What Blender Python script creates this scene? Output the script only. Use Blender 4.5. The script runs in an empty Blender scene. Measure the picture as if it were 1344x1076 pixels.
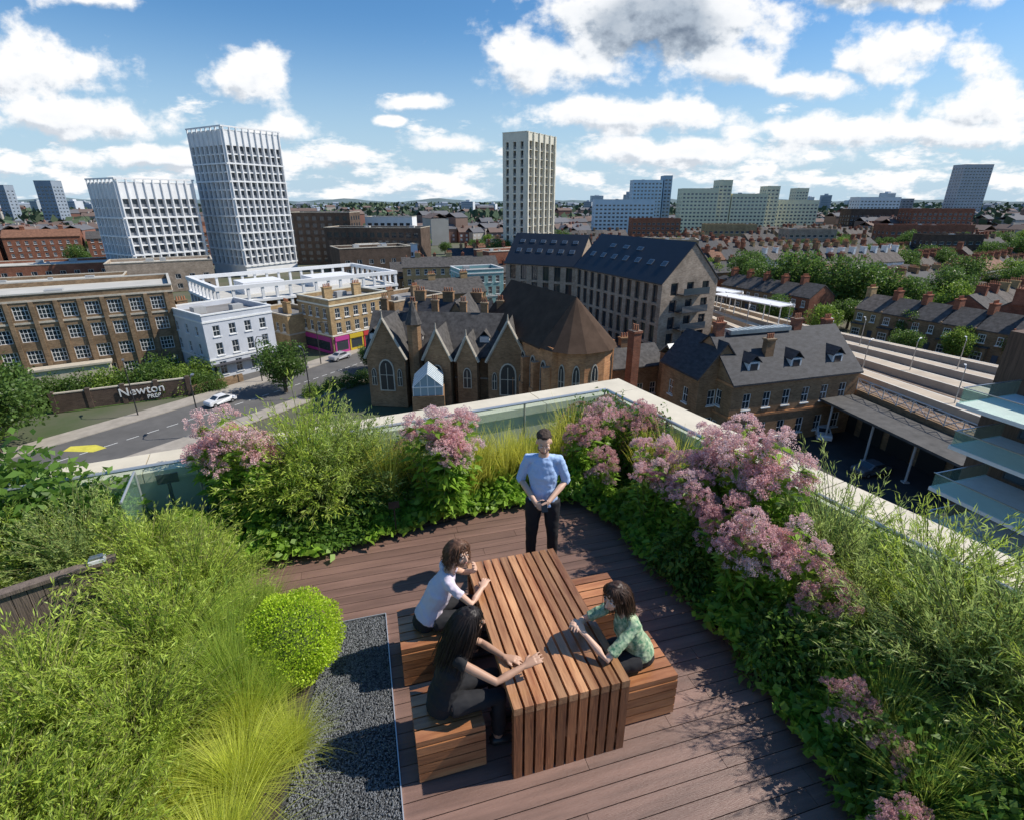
import bpy, math, random
import numpy as np
from mathutils import Vector, Matrix
random.seed(7); rng=np.random.default_rng(7)
S=bpy.context.scene
COL=S.collection
S.view_settings.view_transform='Standard'; S.view_settings.look='None'; S.view_settings.exposure=0
G=-24.0
# ------------------------------------------------------------ materials
MATS={}
def mat(name,col,rough=.8,var=.0,scale=3.0,bump=0.,metal=0.,col2=None,detail=5,bscale=None,spec=.5,stretch=(1,1,1),island=0.,trans=0.):
    if name in MATS: return MATS[name]
    m=bpy.data.materials.new(name); m.use_nodes=True
    nt=m.node_tree; N=nt.nodes; L=nt.links
    b=N['Principled BSDF']; b.inputs['Roughness'].default_value=rough; b.inputs['Metallic'].default_value=metal
    b.inputs['Specular IOR Level'].default_value=spec
    b.inputs['Base Color'].default_value=(*col,1)
    tc=N.new('ShaderNodeTexCoord'); mp=N.new('ShaderNodeMapping'); mp.inputs['Scale'].default_value=stretch
    L.new(tc.outputs['Object'],mp.inputs['Vector'])
    out=None
    if var>0 or col2 is not None:
        n=N.new('ShaderNodeTexNoise'); n.inputs['Scale'].default_value=scale; n.inputs['Detail'].default_value=detail; n.inputs['Roughness'].default_value=.65
        L.new(mp.outputs[0],n.inputs['Vector'])
        r=N.new('ShaderNodeValToRGB'); r.color_ramp.elements[0].position=.32; r.color_ramp.elements[1].position=.68
        a=col; c2=col2
        if c2 is None:
            a=tuple(x*(1-var) for x in col); c2=tuple(min(1,x*(1+var)) for x in col)
        r.color_ramp.elements[0].color=(*a,1); r.color_ramp.elements[1].color=(*c2,1)
        L.new(n.outputs['Fac'],r.inputs['Fac']); out=r.outputs[0]; L.new(out,b.inputs['Base Color'])
    if island>0:
        g=N.new('ShaderNodeNewGeometry'); h=N.new('ShaderNodeHueSaturation')
        mr=N.new('ShaderNodeMapRange'); mr.inputs['To Min'].default_value=1-island; mr.inputs['To Max'].default_value=1+island
        L.new(g.outputs['Random Per Island'],mr.inputs['Value']); L.new(mr.outputs[0],h.inputs['Value'])
        if out is not None: L.new(out,h.inputs['Color'])
        else: h.inputs['Color'].default_value=(*col,1)
        out=h.outputs[0]; L.new(out,b.inputs['Base Color'])
    if bump>0:
        n2=N.new('ShaderNodeTexNoise'); n2.inputs['Scale'].default_value=bscale or scale*4; n2.inputs['Detail'].default_value=4
        L.new(mp.outputs[0],n2.inputs['Vector'])
        bp=N.new('ShaderNodeBump'); bp.inputs['Strength'].default_value=bump; bp.inputs['Distance'].default_value=.05
        L.new(n2.outputs['Fac'],bp.inputs['Height']); L.new(bp.outputs[0],b.inputs['Normal'])
    if trans>0:
        t=N.new('ShaderNodeBsdfTranslucent'); mx=N.new('ShaderNodeMixShader'); mx.inputs[0].default_value=trans
        if out is not None: L.new(out,t.inputs[0])
        else: t.inputs[0].default_value=(*col,1)
        o=N['Material Output']; L.new(b.outputs[0],mx.inputs[1]); L.new(t.outputs[0],mx.inputs[2]); L.new(mx.outputs[0],o.inputs[0])
    MATS[name]=m; return m
def bricks(name,c1,c2,mortar,sc=1.0,var=.25):
    m=bpy.data.materials.new(name); m.use_nodes=True; nt=m.node_tree; N=nt.nodes; L=nt.links
    b=N['Principled BSDF']; b.inputs['Roughness'].default_value=.9; b.inputs['Specular IOR Level'].default_value=.2
    tc=N.new('ShaderNodeTexCoord'); sp=N.new('ShaderNodeSeparateXYZ'); L.new(tc.outputs['Object'],sp.inputs[0])
    ad=N.new('ShaderNodeMath'); ad.operation='ADD'; L.new(sp.outputs[0],ad.inputs[0]); L.new(sp.outputs[1],ad.inputs[1])
    cb=N.new('ShaderNodeCombineXYZ'); L.new(ad.outputs[0],cb.inputs[0]); L.new(sp.outputs[2],cb.inputs[1])
    br=N.new('ShaderNodeTexBrick'); br.inputs['Scale'].default_value=sc; br.inputs['Brick Width'].default_value=.45; br.inputs['Row Height'].default_value=.16; br.inputs['Mortar Size'].default_value=.012
    br.inputs['Color1'].default_value=(*c1,1); br.inputs['Color2'].default_value=(*c2,1); br.inputs['Mortar'].default_value=(*mortar,1)
    L.new(cb.outputs[0],br.inputs['Vector'])
    n=N.new('ShaderNodeTexNoise'); n.inputs['Scale'].default_value=.35; n.inputs['Detail'].default_value=6; n.inputs['Roughness'].default_value=.7; L.new(tc.outputs['Object'],n.inputs['Vector'])
    mr=N.new('ShaderNodeMapRange'); mr.inputs['From Min'].default_value=.3; mr.inputs['From Max'].default_value=.7; mr.inputs['To Min'].default_value=1-var*1.6; mr.inputs['To Max'].default_value=1+var
    L.new(n.outputs['Fac'],mr.inputs['Value']); h=N.new('ShaderNodeHueSaturation'); L.new(mr.outputs[0],h.inputs['Value']); L.new(br.outputs['Color'],h.inputs['Color']); L.new(h.outputs[0],b.inputs['Base Color'])
    MATS[name]=m; return m
M=mat
stock=bricks('stock_brick',(.32,.21,.12),(.21,.135,.075),(.26,.21,.16))
warmb=bricks('warm_brown_brick',(.38,.22,.115),(.26,.145,.072),(.30,.24,.17))
redb=bricks('red_brick',(.33,.12,.065),(.24,.08,.045),(.25,.19,.15))
orangeb=bricks('orange_brick',(.60,.29,.125),(.44,.195,.085),(.45,.32,.22))
brownb=bricks('brown_brick',(.13,.088,.065),(.092,.062,.048),(.13,.11,.09))
paleb=bricks('pale_brick',(.46,.36,.27),(.32,.24,.175),(.42,.37,.32))
yelb=bricks('yellow_brick',(.50,.35,.175),(.36,.235,.115),(.36,.29,.2))
stone=M('pale_stone',(.52,.46,.37),.85,.15,1.5,.2)
white=M('white_paint',(.78,.78,.76),.6,.06,2)
render_w=M('white_render',(.76,.76,.76),.75,.06,.4)
cream=M('cream_cladding',(.70,.66,.54),.7,.08,.3)
cream2=M('cream_render',(.74,.70,.50),.85,.08,.1)
stucco=M('grey_stucco',(.56,.58,.62),.8,.08,.6)
teal=M('teal_stucco',(.22,.40,.40),.8,.1,.5)
bluec=M('pale_blue_cladding',(.52,.64,.72),.7,.08,.1)
slate=M('slate_tiles',(.055,.055,.06),.7,.35,1.2,.4,bscale=9,stretch=(1,1,3),spec=.25)
slate2=M('old_slate',(.088,.082,.078),.8,.4,1.5,.3,bscale=9,spec=.2)
darkroof=M('dark_zinc_roof',(.020,.026,.037),.5,.15,.6)
browntile=M('brown_roof_tiles',(.085,.056,.040),.95,.22,.5,.12,bscale=5,spec=.1)
clay=M('clay_tiles',(.20,.095,.055),.85,.35,1,.4)
flat=M('flat_roof_felt',(.50,.48,.43),.9,.12,.25)
flatd=M('grey_roof_felt',(.22,.21,.20),.9,.25,.3)
glass=M('window_glass',(.03,.04,.05),.06,spec=.8)
glassb=M('bluish_window_glass',(.06,.08,.10),.08,spec=.8)
dframe=M('dark_metal_frame',(.05,.05,.055),.5)
metal=M('galvanised_metal',(.45,.46,.47),.35,.1,3,metal=.8)
asphalt=M('asphalt',(.12,.115,.11),.9,.15,.4,.2,bscale=20)
pave=M('pavement_slabs',(.36,.32,.27),.9,.15,.8)
darkiron=M('dark_iron',(.03,.03,.032),.5)
pot=M('terracotta',(.40,.17,.09),.8,.2,4)
plantroof=M('roof_plant_grey',(.38,.38,.37),.7,.1,1)
timberc=M('dark_timber_cladding',(.12,.07,.045),.8,.4,2,.3,stretch=(6,6,.3))
# ------------------------------------------------------------ mesh builder
class MB:
    def __init__(s): s.v=[];s.f=[];s.m=[]
    def add(s,vs,fs,mi=0):
        o=len(s.v); s.v+= [tuple(v) for v in vs]; s.f+=[tuple(i+o for i in f) for f in fs]; s.m+=[mi]*len(fs); return s
    def quad(s,a,b,c,d,mi=0): return s.add([a,b,c,d],[(0,1,2,3)],mi)
    def box(s,x0,y0,z0,x1,y1,z1,mi=0):
        vs=[(x0,y0,z0),(x1,y0,z0),(x1,y1,z0),(x0,y1,z0),(x0,y0,z1),(x1,y0,z1),(x1,y1,z1),(x0,y1,z1)]
        return s.add(vs,[(0,3,2,1),(4,5,6,7),(0,1,5,4),(1,2,6,5),(2,3,7,6),(3,0,4,7)],mi)
    def prism(s,poly,z0,z1,mi=0):
        n=len(poly); vs=[(x,y,z0) for x,y in poly]+[(x,y,z1) for x,y in poly]
        fs=[tuple(range(n-1,-1,-1)),tuple(range(n,2*n))]+[(i,(i+1)%n,n+(i+1)%n,n+i) for i in range(n)]
        return s.add(vs,fs,mi)
    def gable(s,x0,x1,y0,y1,z,zr,over=.35,mi=0,axis='x',hip=0.,th=.22):
        if axis=='x':
            c=(y0+y1)/2; sl=(zr-z)/((y1-y0)/2); ze=z-over*sl; X0,X1=x0-over*.6,x1+over*.6
            def P(x,y,zz): return (x,y,zz)
            A,Bq=y0-over,y1+over
        else:
            c=(x0+x1)/2; sl=(zr-z)/((x1-x0)/2); ze=z-over*sl; X0,X1=y0-over*.6,y1+over*.6
            def P(x,y,zz): return (y,x,zz)
            A,Bq=x0-over,x1+over
        vs=[]
        for dz in (0,th):
            vs+=[P(X0,A,ze+dz),P(X1,A,ze+dz),P(X1,Bq,ze+dz),P(X0,Bq,ze+dz),P(X0+hip,c,zr+dz),P(X1-hip,c,zr+dz)]
        fs=[(6,7,11,10),(8,9,10,11),(0,4,5,1),(2,5,4,3),(0,1,7,6),(2,3,9,8)]
        if hip>0: fs+=[(7,8,11),(9,6,10),(1,2,8,7),(3,0,6,9)]
        else: fs+=[(6,10,4,0),(10,9,3,4),(1,5,11,7),(5,2,8,11)]
        return s.add(vs,fs,mi)
    def gwall(s,x,y0,y1,z,zr,mi=0,axis='x'):
        c=(y0+y1)/2
        vs=[(x,y0,z),(x,y1,z),(x,c,zr)] if axis=='x' else [(y0,x,z),(y1,x,z),(c,x,zr)]
        return s.add(vs,[(0,1,2)],mi)
    def tube(s,pts,rad,n=8,mi=0,side=None,cap=True):
        pts=[Vector(p) for p in pts]; k=len(pts); vs=[]; prev=None
        for i,p in enumerate(pts):
            t=(pts[min(i+1,k-1)]-pts[max(i-1,0)]).normalized()
            ref=Vector(side) if side is not None else (prev if prev is not None else (Vector((1,0,0)) if abs(t.x)<.8 else Vector((0,1,0))))
            a=(ref-t*ref.dot(t)).normalized(); prev=a; b=t.cross(a)
            r=rad[i] if isinstance(rad,(list,tuple)) else rad
            rx,ry=(r if isinstance(r,(list,tuple)) else (r,r))
            for j in range(n):
                an=2*math.pi*j/n; vs.append(p+a*rx*math.cos(an)+b*ry*math.sin(an))
        fs=[(i*n+j,i*n+(j+1)%n,(i+1)*n+(j+1)%n,(i+1)*n+j) for i in range(k-1) for j in range(n)]
        if cap: fs+=[tuple(range(n-1,-1,-1)),tuple((k-1)*n+j for j in range(n))]
        return s.add(vs,fs,mi)
    def ell(s,c,r,R=None,nu=16,nv=10,mi=0):
        vs=[];c=Vector(c)
        for i in range(nv+1):
            th=math.pi*i/nv
            for j in range(nu):
                ph=2*math.pi*j/nu; v=Vector((r[0]*math.sin(th)*math.cos(ph),r[1]*math.sin(th)*math.sin(ph),r[2]*math.cos(th)))
                if R is not None: v=R@v
                vs.append(c+v)
        fs=[(i*nu+j,(i+1)*nu+j,(i+1)*nu+(j+1)%nu,i*nu+(j+1)%nu) for i in range(nv) for j in range(nu)]
        return s.add(vs,fs,mi)
    def mesh(s,name,mats,smooth=False):
        me=bpy.data.meshes.new(name); me.from_pydata(s.v,[],s.f)
        for m in mats: me.materials.append(m)
        if len(mats)>1: me.polygons.foreach_set('material_index',s.m)
        if smooth: me.polygons.foreach_set('use_smooth',[True]*len(s.f))
        me.update(); return me
def thing(name,label,cat,loc=(0,0,0),yaw=0,group=None,data=None,kind=None):
    o=bpy.data.objects.new(name,data); COL.objects.link(o); o.location=loc; o.rotation_euler[2]=yaw
    if label: o['label']=label
    if cat: o['category']=cat
    if group: o['group']=group
    if kind: o['kind']=kind
    return o
def part(root,name,me,loc=(0,0,0),rot=(0,0,0),label=None,kind=None):
    o=bpy.data.objects.new(name,me); COL.objects.link(o); o.parent=root; o.location=loc; o.rotation_euler=rot
    if label:o['label']=label
    if kind:o['kind']=kind
    return o
def clone(root,loc,yaw,label=None,scale=1):
    n=root.copy(); COL.objects.link(n); n.location=loc; n.rotation_euler[2]=yaw; n.scale=(scale,)*3
    if label:n['label']=label
    for c in list(root.children):
        k=c.copy(); k.parent=n; COL.objects.link(k)
    return n
def struct(name,mb,mats,smooth=False):
    return thing(name,None,None,data=mb.mesh(name,mats,smooth),kind='structure')
def yawof(d): return math.atan2(d[1],d[0])
# ------------------------------------------------------------ windows and buildings
WIN={}
def winmesh(style,w,h,fr=None,gl=None):
    key=(style,round(w,2),round(h,2),fr.name if fr else '',gl.name if gl else '')
    if key in WIN: return WIN[key]
    b=MB(); t=.09; x0,x1,z0,z1=-w/2,w/2,-h/2,h/2
    if style=='gothic':
        pts=[(-w/2,-h/2),(w/2,-h/2),(w/2,h*.15)]+[(w/2*math.cos(a*.98),h*.15+h*.35*math.sin(a)) for a in (.4,.8,1.2)]+[(0,h/2)]+[(-w/2*math.cos(a*.98),h*.15+h*.35*math.sin(a)) for a in (1.2,.8,.4)]+[(-w/2,h*.15)]
        n=len(pts)
        b.add([(x*1.2,0,z*1.08) for x,z in pts]+[(x*1.2,-.12,z*1.08) for x,z in pts],[tuple(range(n,2*n))]+[(i,(i+1)%n,n+(i+1)%n,n+i) for i in range(n)],0)
        b.add([(x,-.125,z) for x,z in pts],[tuple(range(n))],1)
        b.box(-.05,-.17,-h/2,.05,-.13,h*.4,0); b.box(-w/2,-.165,0,w/2,-.131,.08,0)
        me=b.mesh('window',[fr or stone,M('leaded_glass',(.03,.035,.04),.3)])
    elif style=='roof':
        b.box(x0,z0,0,x1,z1,.12,0); b.box(x0+.1,z0+.1,.12,x1-.1,z1-.1,.135,1); me=b.mesh('window',[fr or metal,gl or glassb])
    else:
        b.box(x0,-.05,z0,x0+t,.05,z1,0);b.box(x1-t,-.05,z0,x1,.05,z1,0);b.box(x0+t,-.05,z0,x1-t,.05,z0+t,0);b.box(x0+t,-.05,z1-t,x1-t,.05,z1,0)
        if style=='sash':
            b.box(x0+t,-.04,-.04,x1-t,.04,.04,0)
            nb=max(1,int(w/.6))
            for i in range(1,nb+1):
                xx=x0+(w)*i/(nb+1); b.box(xx-.02,-.03,z0+t,xx+.02,.03,-.04,0); b.box(xx-.02,-.03,.04,xx+.02,.03,z1-t,0)
            b.box(x0-.12,-.28,z0-.14,x1+.12,.0,z0-.005,0)
        elif style=='multi':
            for i in range(1,4):
                xx=x0+w*i/4; b.box(xx-.035,-.03,z0+t,xx+.035,.03,z1-t,0)
            for i in (1,2):
                zz=z0+h*i/3; b.box(x0+t,-.035,zz-.035,x1-t,.035,zz+.035,0)
        elif style=='modern':
            b.box(x0+w*.4-.03,-.03,z0+t,x0+w*.4+.03,.03,z1-t,0)
        elif style=='balcony':
            b.box(x0+w*.5-.04,-.03,z0+t,x0+w*.5+.04,.03,z1-t,0); b.box(x0+t,-.32,z0,x1-t,-.28,z0+1.0,2)
        b.quad((x0+t,0.0,z0+t),(x1-t,0.0,z0+t),(x1-t,0.0,z1-t),(x0+t,0.0,z1-t),1)
        me=b.mesh('window',[fr or white,gl or glass]+([M('grey_railing',(.22,.23,.25),.5)] if style=='balcony' else []))
    WIN[key]=me; return me
def wall_edge(b,p0,p1,z0,z1,cols,rows,rec,mi=0,ri=0):
    p0=Vector((p0[0],p0[1],0));p1=Vector((p1[0],p1[1],0)); L=(p1-p0).length; d=(p1-p0)/L; n=Vector((d.y,-d.x,0))
    us=sorted({0,L}|{u-w/2 for u,w in cols}|{u+w/2 for u,w in cols}); zs=sorted({z0,z1}|{z for z,h in rows}|{z+h for z,h in rows})
    def Q(u,z,k=0): return tuple(p0+d*u-n*k+Vector((0,0,z)))
    def inw(u,z): return any(abs(u-c)<w/2 for c,w in cols) and any(a<z<a+h for a,h in rows)
    for i in range(len(us)-1):
        for j in range(len(zs)-1):
            a,c,e,f_=us[i],us[i+1],zs[j],zs[j+1]
            if c-a<1e-4 or f_-e<1e-4: continue
            if not inw((a+c)/2,(e+f_)/2): b.quad(Q(a,e),Q(c,e),Q(c,f_),Q(a,f_),mi)
    res=[]
    for c,w in cols:
        for z,h in rows:
            a,e=c-w/2,c+w/2
            b.quad(Q(a,z),Q(a,z,rec),Q(a,z+h,rec),Q(a,z+h),ri);b.quad(Q(e,z,rec),Q(e,z),Q(e,z+h),Q(e,z+h,rec),ri)
            b.quad(Q(a,z),Q(e,z),Q(e,z,rec),Q(a,z,rec),ri);b.quad(Q(a,z+h,rec),Q(e,z+h,rec),Q(e,z+h),Q(a,z+h),ri)
            b.quad(Q(a,z,rec+.07),Q(e,z,rec+.07),Q(e,z+h,rec+.07),Q(a,z+h,rec+.07),ri)
            res.append((p0+d*c-n*(rec-.02)+Vector((0,0,z+h/2)),math.atan2(d.y,d.x),w,h))
    return res
def rows_(n,z0,step,h): return [(z0+i*step,h) for i in range(n)]
def put_windows(root,wins,style,fr=None,gl=None):
    Mr=Matrix.LocRotScale(root.location,root.rotation_euler,None)
    vis=[]
    for p,y,w,h in wins:
        wp=Mr@p; n=Mr.to_3x3()@Vector((math.sin(y),-math.cos(y),0))
        if n.dot(Vector((0,0,4.2))-wp)>0: vis.append(((wp-Vector((0,0,4.2))).length,p,y,w,h))
    vis.sort(key=lambda t:t[0])
    for _,p,y,w,h in vis[:100]: part(root,'window',winmesh(style,w,h,fr,gl),p,(0,0,y))
    rest=vis[100:]
    if rest:
        b=MB(); mats=None
        for _,p,y,w,h in rest:
            me=winmesh(style,w,h,fr,gl); T=Matrix.Translation(p)@Matrix.Rotation(y,4,'Z'); mats=list(me.materials); o=len(b.v)
            b.v+=[tuple(T@v.co) for v in me.vertices]; b.f+=[tuple(i+o for i in q.vertices) for q in me.polygons]; b.m+=[q.material_index for q in me.polygons]
        part(root,'windows',b.mesh('windows',mats),kind='stuff')
def Bd(name,label,cat,loc,dr,w,d,h,front=None,right=None,left=None,wall=stock,roof='flat',roofm=flatd,rh=3,style='sash',fr=None,gl=None,rec=.15,chim=0,para=.8,cornice=None,group=None,band=0,hip=0,trim=None,axis='x',z0=0,clutter=140):
    r=thing(name,label,cat,loc,yawof(dr),group); b=MB(); wins=[]
    E=[((0,0),(w,0),front),((w,0),(w,d),right),((w,d),(0,d),None),((0,d),(0,0),left)]
    hh=h+(para if roof=='flat' else 0)
    for a,c,sp in E:
        L=math.hypot(c[0]-a[0],c[1]-a[1])
        if sp:
            nc,ww,rows=sp[:3]; mg=sp[3] if len(sp)>3 else .6
            cols=[(mg+(L-2*mg)*(i+.5)/nc,ww) for i in range(nc)]
            wins+=wall_edge(b,a,c,z0,hh,cols,rows,rec)
        else: wall_edge(b,a,c,z0,hh,[],[],rec)
    if roof=='flat':
        t=.3
        for (x0,y0,x1,y1) in [(t,t,w-t,t+.01),(t,d-t-.01,w-t,d-t),(t,t+.02,t+.01,d-t-.02),(w-t-.01,t+.02,w-t,d-t-.02)]: b.box(x0,y0,h,x1,y1,hh-.01,0)
    elif hip==0:
        if axis=='x': b.gwall(0,0,d,h,h+rh);b.gwall(w,0,d,h,h+rh)
        else: b.gwall(0,0,w,h,h+rh,axis='y');b.gwall(d,0,w,h,h+rh,axis='y')
    part(r,'wall',b.mesh('wall',[wall]))
    rb=MB()
    if roof=='flat':
        rb.box(.32,.32,h-.2,w-.32,d-.32,h+.05,0)
        for i in range(int(w*d/clutter)+1):
            x=random.uniform(1.5,max(1.6,w-4));y=random.uniform(1.5,max(1.6,d-4)); s_=random.uniform(.8,2.4); rb.box(x,y,h+.051,x+s_,y+s_*.8,h+random.uniform(.6,1.6),1)
        cm=MB(); c0=.12
        for q in [(-c0,-c0,w+c0,.3),(-c0,d-.3,w+c0,d+c0),(-c0,.301,.3,d-.301),(w-.3,.301,w+c0,d-.301)]: cm.box(q[0],q[1],hh+.003,q[2],q[3],hh+.22,0)
        part(r,'coping',cm.mesh('coping',[cornice or stone]))
        part(r,'roof',rb.mesh('roof',[roofm,plantroof]))
    else:
        rb.gable(0,w,0,d,h+.02,h+rh+.02,.35,axis=axis,hip=hip); part(r,'roof',rb.mesh('roof',[roofm]))
    if band:
        cm=MB()
        for zz in (band if isinstance(band,(list,tuple)) else [band]):
            cm.box(-.1,-.12,zz,w+.1,-.003,zz+.3,0);cm.box(-.12,-.003,zz,-.003,d,zz+.3,0);cm.box(w+.003,-.003,zz,w+.12,d,zz+.3,0)
        part(r,'cornice',cm.mesh('cornice',[trim or stone]))
    for i in range(chim):
        cb=MB(); x=(w*(i+.5)/chim); zt=h+(rh if roof!='flat' else 1)+1.3
        cb.box(x-.9,d/2-.45,h+.1,x+.9,d/2+.45,zt,0); cb.box(x-1,d/2-.55,zt+.002,x+1,d/2+.55,zt+.2,0)
        for k in range(4): cb.tube([(x-.65+k*.43,d/2,zt+.2),(x-.65+k*.43,d/2,zt+.85)],[.15,.11],8,1)
        part(r,'chimney',cb.mesh('chimney',[wall,pot]))
    put_windows(r,wins,style,fr,gl)
    return r
def skylights(r,x0,x1,n,yf,zf,slope,w=1.3,h=1.1):
    for i in range(n):
        x=x0+(x1-x0)*(i+.5)/n
        part(r,'skylight',winmesh('roof',w,h),(x,yf,zf),(slope,0,0))
def tower(label,loc,wR,wL,h,nR,nL,step,wall=render_w,name='apartment_tower'):
    n=int((h-5)/step)
    rw=[(4.6+i*step,step*.86) for i in range(n)]
    r=Bd(name,label,'tower',loc,(.52,.854),wR,wL,h,front=(nR,wR/nR*.76,rw,.3),left=(nL,wL/nL*.76,rw,.3),wall=wall,style='balcony',fr=dframe,gl=glassb,rec=.9,roofm=flatd,cornice=wall,para=1.6)
    f=MB()
    for i in range(nR+1):
        x=.3+(wR-.6)*i/nR; f.box(x-.2,-.55,4.0,x+.2,-.003,h+3.0)
    for i in range(nL+1):
        y=.3+(wL-.6)*i/nL; f.box(-.55,y-.2,4.0,-.003,y+.2,h+3.0)
    for k in [0]+list(range(2,n,2)):
        z=4.6+k*step-.62; f.box(-.6,-.60,z,wR+.1,-.553,z+.5); f.box(-.60,-.55,z,-.553,wL+.1,z+.5)
    f.box(-.6,-.60,h+2.6,wR+.3,-.1,h+3.1); f.box(-.60,-.1,h+2.6,-.1,wL+.3,h+3.1)
    part(r,'facade_frame',f.mesh('facade_frame',[wall])); return r
tower('shorter white gridded apartment tower with tall dark windows',(-133,192,G),26,20,32.6,9,7,3.1)
tower('tall white gridded apartment tower above the podium',(-106,215.8,G),24,22,51,9,7,3.1)
r=Bd('apartment_tower','slim cream apartment tower with vertical dark window strips','tower',(5.7,225.3,G),(.52,.854),24,11,51.5,front=(5,3.2,rows_(15,3,3.15,2.98),.6),left=(3,1.3,rows_(15,3,3.15,2.6),.5),wall=cream,style='balcony',fr=dframe,rec=1.0,cornice=cream,para=1.5)
f=MB()
for i in range(6):
    x=.6+(22.8)*i/5; f.box(x-.42,-.6,0,x+.42,-.003,53.2)
part(r,'facade_frame',f.mesh('facade_frame',[cream]))
r=thing('podium_building','low white podium building with open colonnade and planting','building',(-67,121,G),yawof((34,31)))
b=MB(); Wp,Dp=46,26
b.box(3,3,0,Wp-3,Dp-3,6.4); part(r,'wall',b.mesh('wall',[brownb]))
b=MB()
for i in range(15):
    x=Wp*i/14; b.box(x-.3,-.3,0,x+.3,.3,9.2); b.box(x-.3,Dp-.3,0,x+.3,Dp+.3,9.2)
for i in range(1,8):
    y=Dp*i/8; b.box(-.3,y-.3,0,.3,y+.3,9.2); b.box(Wp-.3,y-.3,0,Wp+.3,y+.3,9.2)
for z0,z1 in ((9.2,10.1),(5.9,6.5)):
    b.box(-.5,-.5,z0,Wp+.5,.5,z1);b.box(-.5,Dp-.5,z0,Wp+.5,Dp+.5,z1);b.box(-.5,.5,z0,.5,Dp-.5,z1);b.box(Wp-.5,.5,z0,Wp+.5,Dp-.5,z1)
part(r,'colonnade',b.mesh('colonnade',[render_w]))
b=MB(); b.box(.5,.5,6.41,Wp-.5,Dp-.5,6.6); b.box(8,8,6.6,18,16,9.4,1); b.box(26,9,6.6,38,17,9.0,1); part(r,'roof',b.mesh('roof',[flat,render_w]))
# school
r=Bd('school_building','four storey brown brick school with white grid windows','building',(-104.1,60.9,G),(.84,.546),55,17,14.2,front=(18,1.9,rows_(4,.9,3.45,2.1),1),right=(4,1.5,rows_(4,.9,3.45,2.1),1),wall=stock,style='multi',roofm=flat,band=[10.6,13.9],trim=stone,cornice=flat,rec=.2,clutter=300)
b=MB()
for i in range(19):
    x=1+53*i/18; b.box(x-.28,-.3,0,x+.28,-.122,13.9,0)
part(r,'pilaster',b.mesh('pilaster',[stock]))
b=MB(); b.box(34,-2.2,0,44,-.31,3.6); b.box(33.7,-2.5,3.6,44.3,-.31,3.9); part(r,'porch',b.mesh('porch',[stone]))
r=Bd('corner_building','three storey grey stucco corner house with white windows','building',(-50,84,G),(.61,.795),11.8,13,10.2,front=(4,1.15,[(.9,2.2),(4.2,2.1),(7.4,1.8)],.6),left=(3,1.0,[(4.2,1.9),(7.4,1.6)],1),wall=stucco,band=[3.5,9.8],trim=white,cornice=white,roofm=flatd)
b=MB(); b.box(.2,-1.2,2.7,11.6,-.13,2.85); b.box(.3,-.3,0,.7,-.12,2.7);b.box(11.1,-.3,0,11.5,-.12,2.7); part(r,'awning',b.mesh('awning',[M('dark_awning',(.05,.05,.06))]))
Bd('terraced_building','brown brick rear block beside the corner house','building',(-60,90,G),(.61,.795),10,9,9,left=(3,1,rows_(2,3.5,3,1.6),.8),front=(3,1,rows_(3,.8,3,1.6),.8),wall=stock,chim=1)
r=Bd('shop_building','three storey yellow brick corner building above bright shopfronts','building',(-35,100.7,G),(.617,.787),14,11,9.8,front=(6,1.1,[(4.1,2),(7.0,1.9)],.6),left=(4,1.1,[(4.1,2),(7.0,1.9)],.6),wall=yelb,band=[3.55,9.4],trim=cream,cornice=cream,roofm=flatd,chim=2)
for i,cx in enumerate([(.45,.05,.25),(.55,.4,.03),(.5,.05,.05),(.05,.2,.4)]):
    b=MB(); x0=.3+i*3.4; b.box(x0,-.16,0,x0+3.2,-.004,2.6,0); b.box(x0,-.3,2.6,x0+3.2,-.004,3.4,0); b.box(x0+.3,-.175,.6,x0+2.9,-.161,2.4,1)
    part(r,'shopfront',b.mesh('shopfront',[M('shop_paint_%s'%['pink','yellow','red','blue'][i],cx,.5),glass]))
b=MB(); b.box(-.16,.5,0,-.004,10.4,3.3,0); b.box(-.175,1,.6,-.161,9.8,2.4,1); part(r,'shopfront',b.mesh('shopfront',[M('shop_paint_magenta',(.35,.03,.2),.5),glass]))
Bd('shop_building','low brick parade along the side street','building',(-55,111.5,G),(.8,-.6),13,8,6.2,front=(5,1.1,[(3.6,1.7)],.6),wall=yelb,band=[3.1],chim=1)
Bd('brick_building','brown brick block with flat roof behind the chapel','building',(-25,112,G),(.617,.787),15,12,7.5,front=(6,1.1,rows_(2,.8,3,1.7),.6),left=(4,1.1,rows_(2,.8,3,1.7),.6),wall=stock,chim=2)
Bd('brick_building','pale brick house block with slate roof','building',(-22,128,G),(.9,.43),17,9,7,front=(6,1.1,rows_(2,.8,2.8,1.6),.6),wall=yelb,roof='gable',roofm=slate2,rh=3,chim=2)
Bd('corner_building','teal stucco Victorian corner building with white trim','building',(-14,146,G),(.93,.37),12.5,10,10,front=(5,1.2,[(.8,2.2),(4,2.1),(7.3,1.8)],.6),left=(3,1.1,[(4,2.1),(7.3,1.8)],.6),wall=teal,band=[3.4,9.7],trim=white,cornice=white)
Bd('brick_building','long yellow brick terrace with shallow roofs','building',(-34,168,G),(.97,.2),30,10,9,front=(11,1.1,rows_(3,.8,3,1.7),.6),wall=yelb,roof='gable',roofm=slate2,rh=2.5,chim=3)
Bd('apartment_block','dark brown brick apartment block with gridded windows','building',(-106,262,G),(1,.0),30,18,22.5,front=(8,2,rows_(7,1.2,3.1,1.9),.6),right=(4,2,rows_(7,1.2,3.1,1.9),.6),wall=brownb,style='modern',fr=dframe)
Bd('apartment_block','low dark brown brick block with regular window grid','building',(-80,236,G),(.99,-.1),42,16,17,front=(13,2,rows_(5,1.2,3.2,2.0),.6),wall=brownb,style='modern',fr=dframe)
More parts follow.
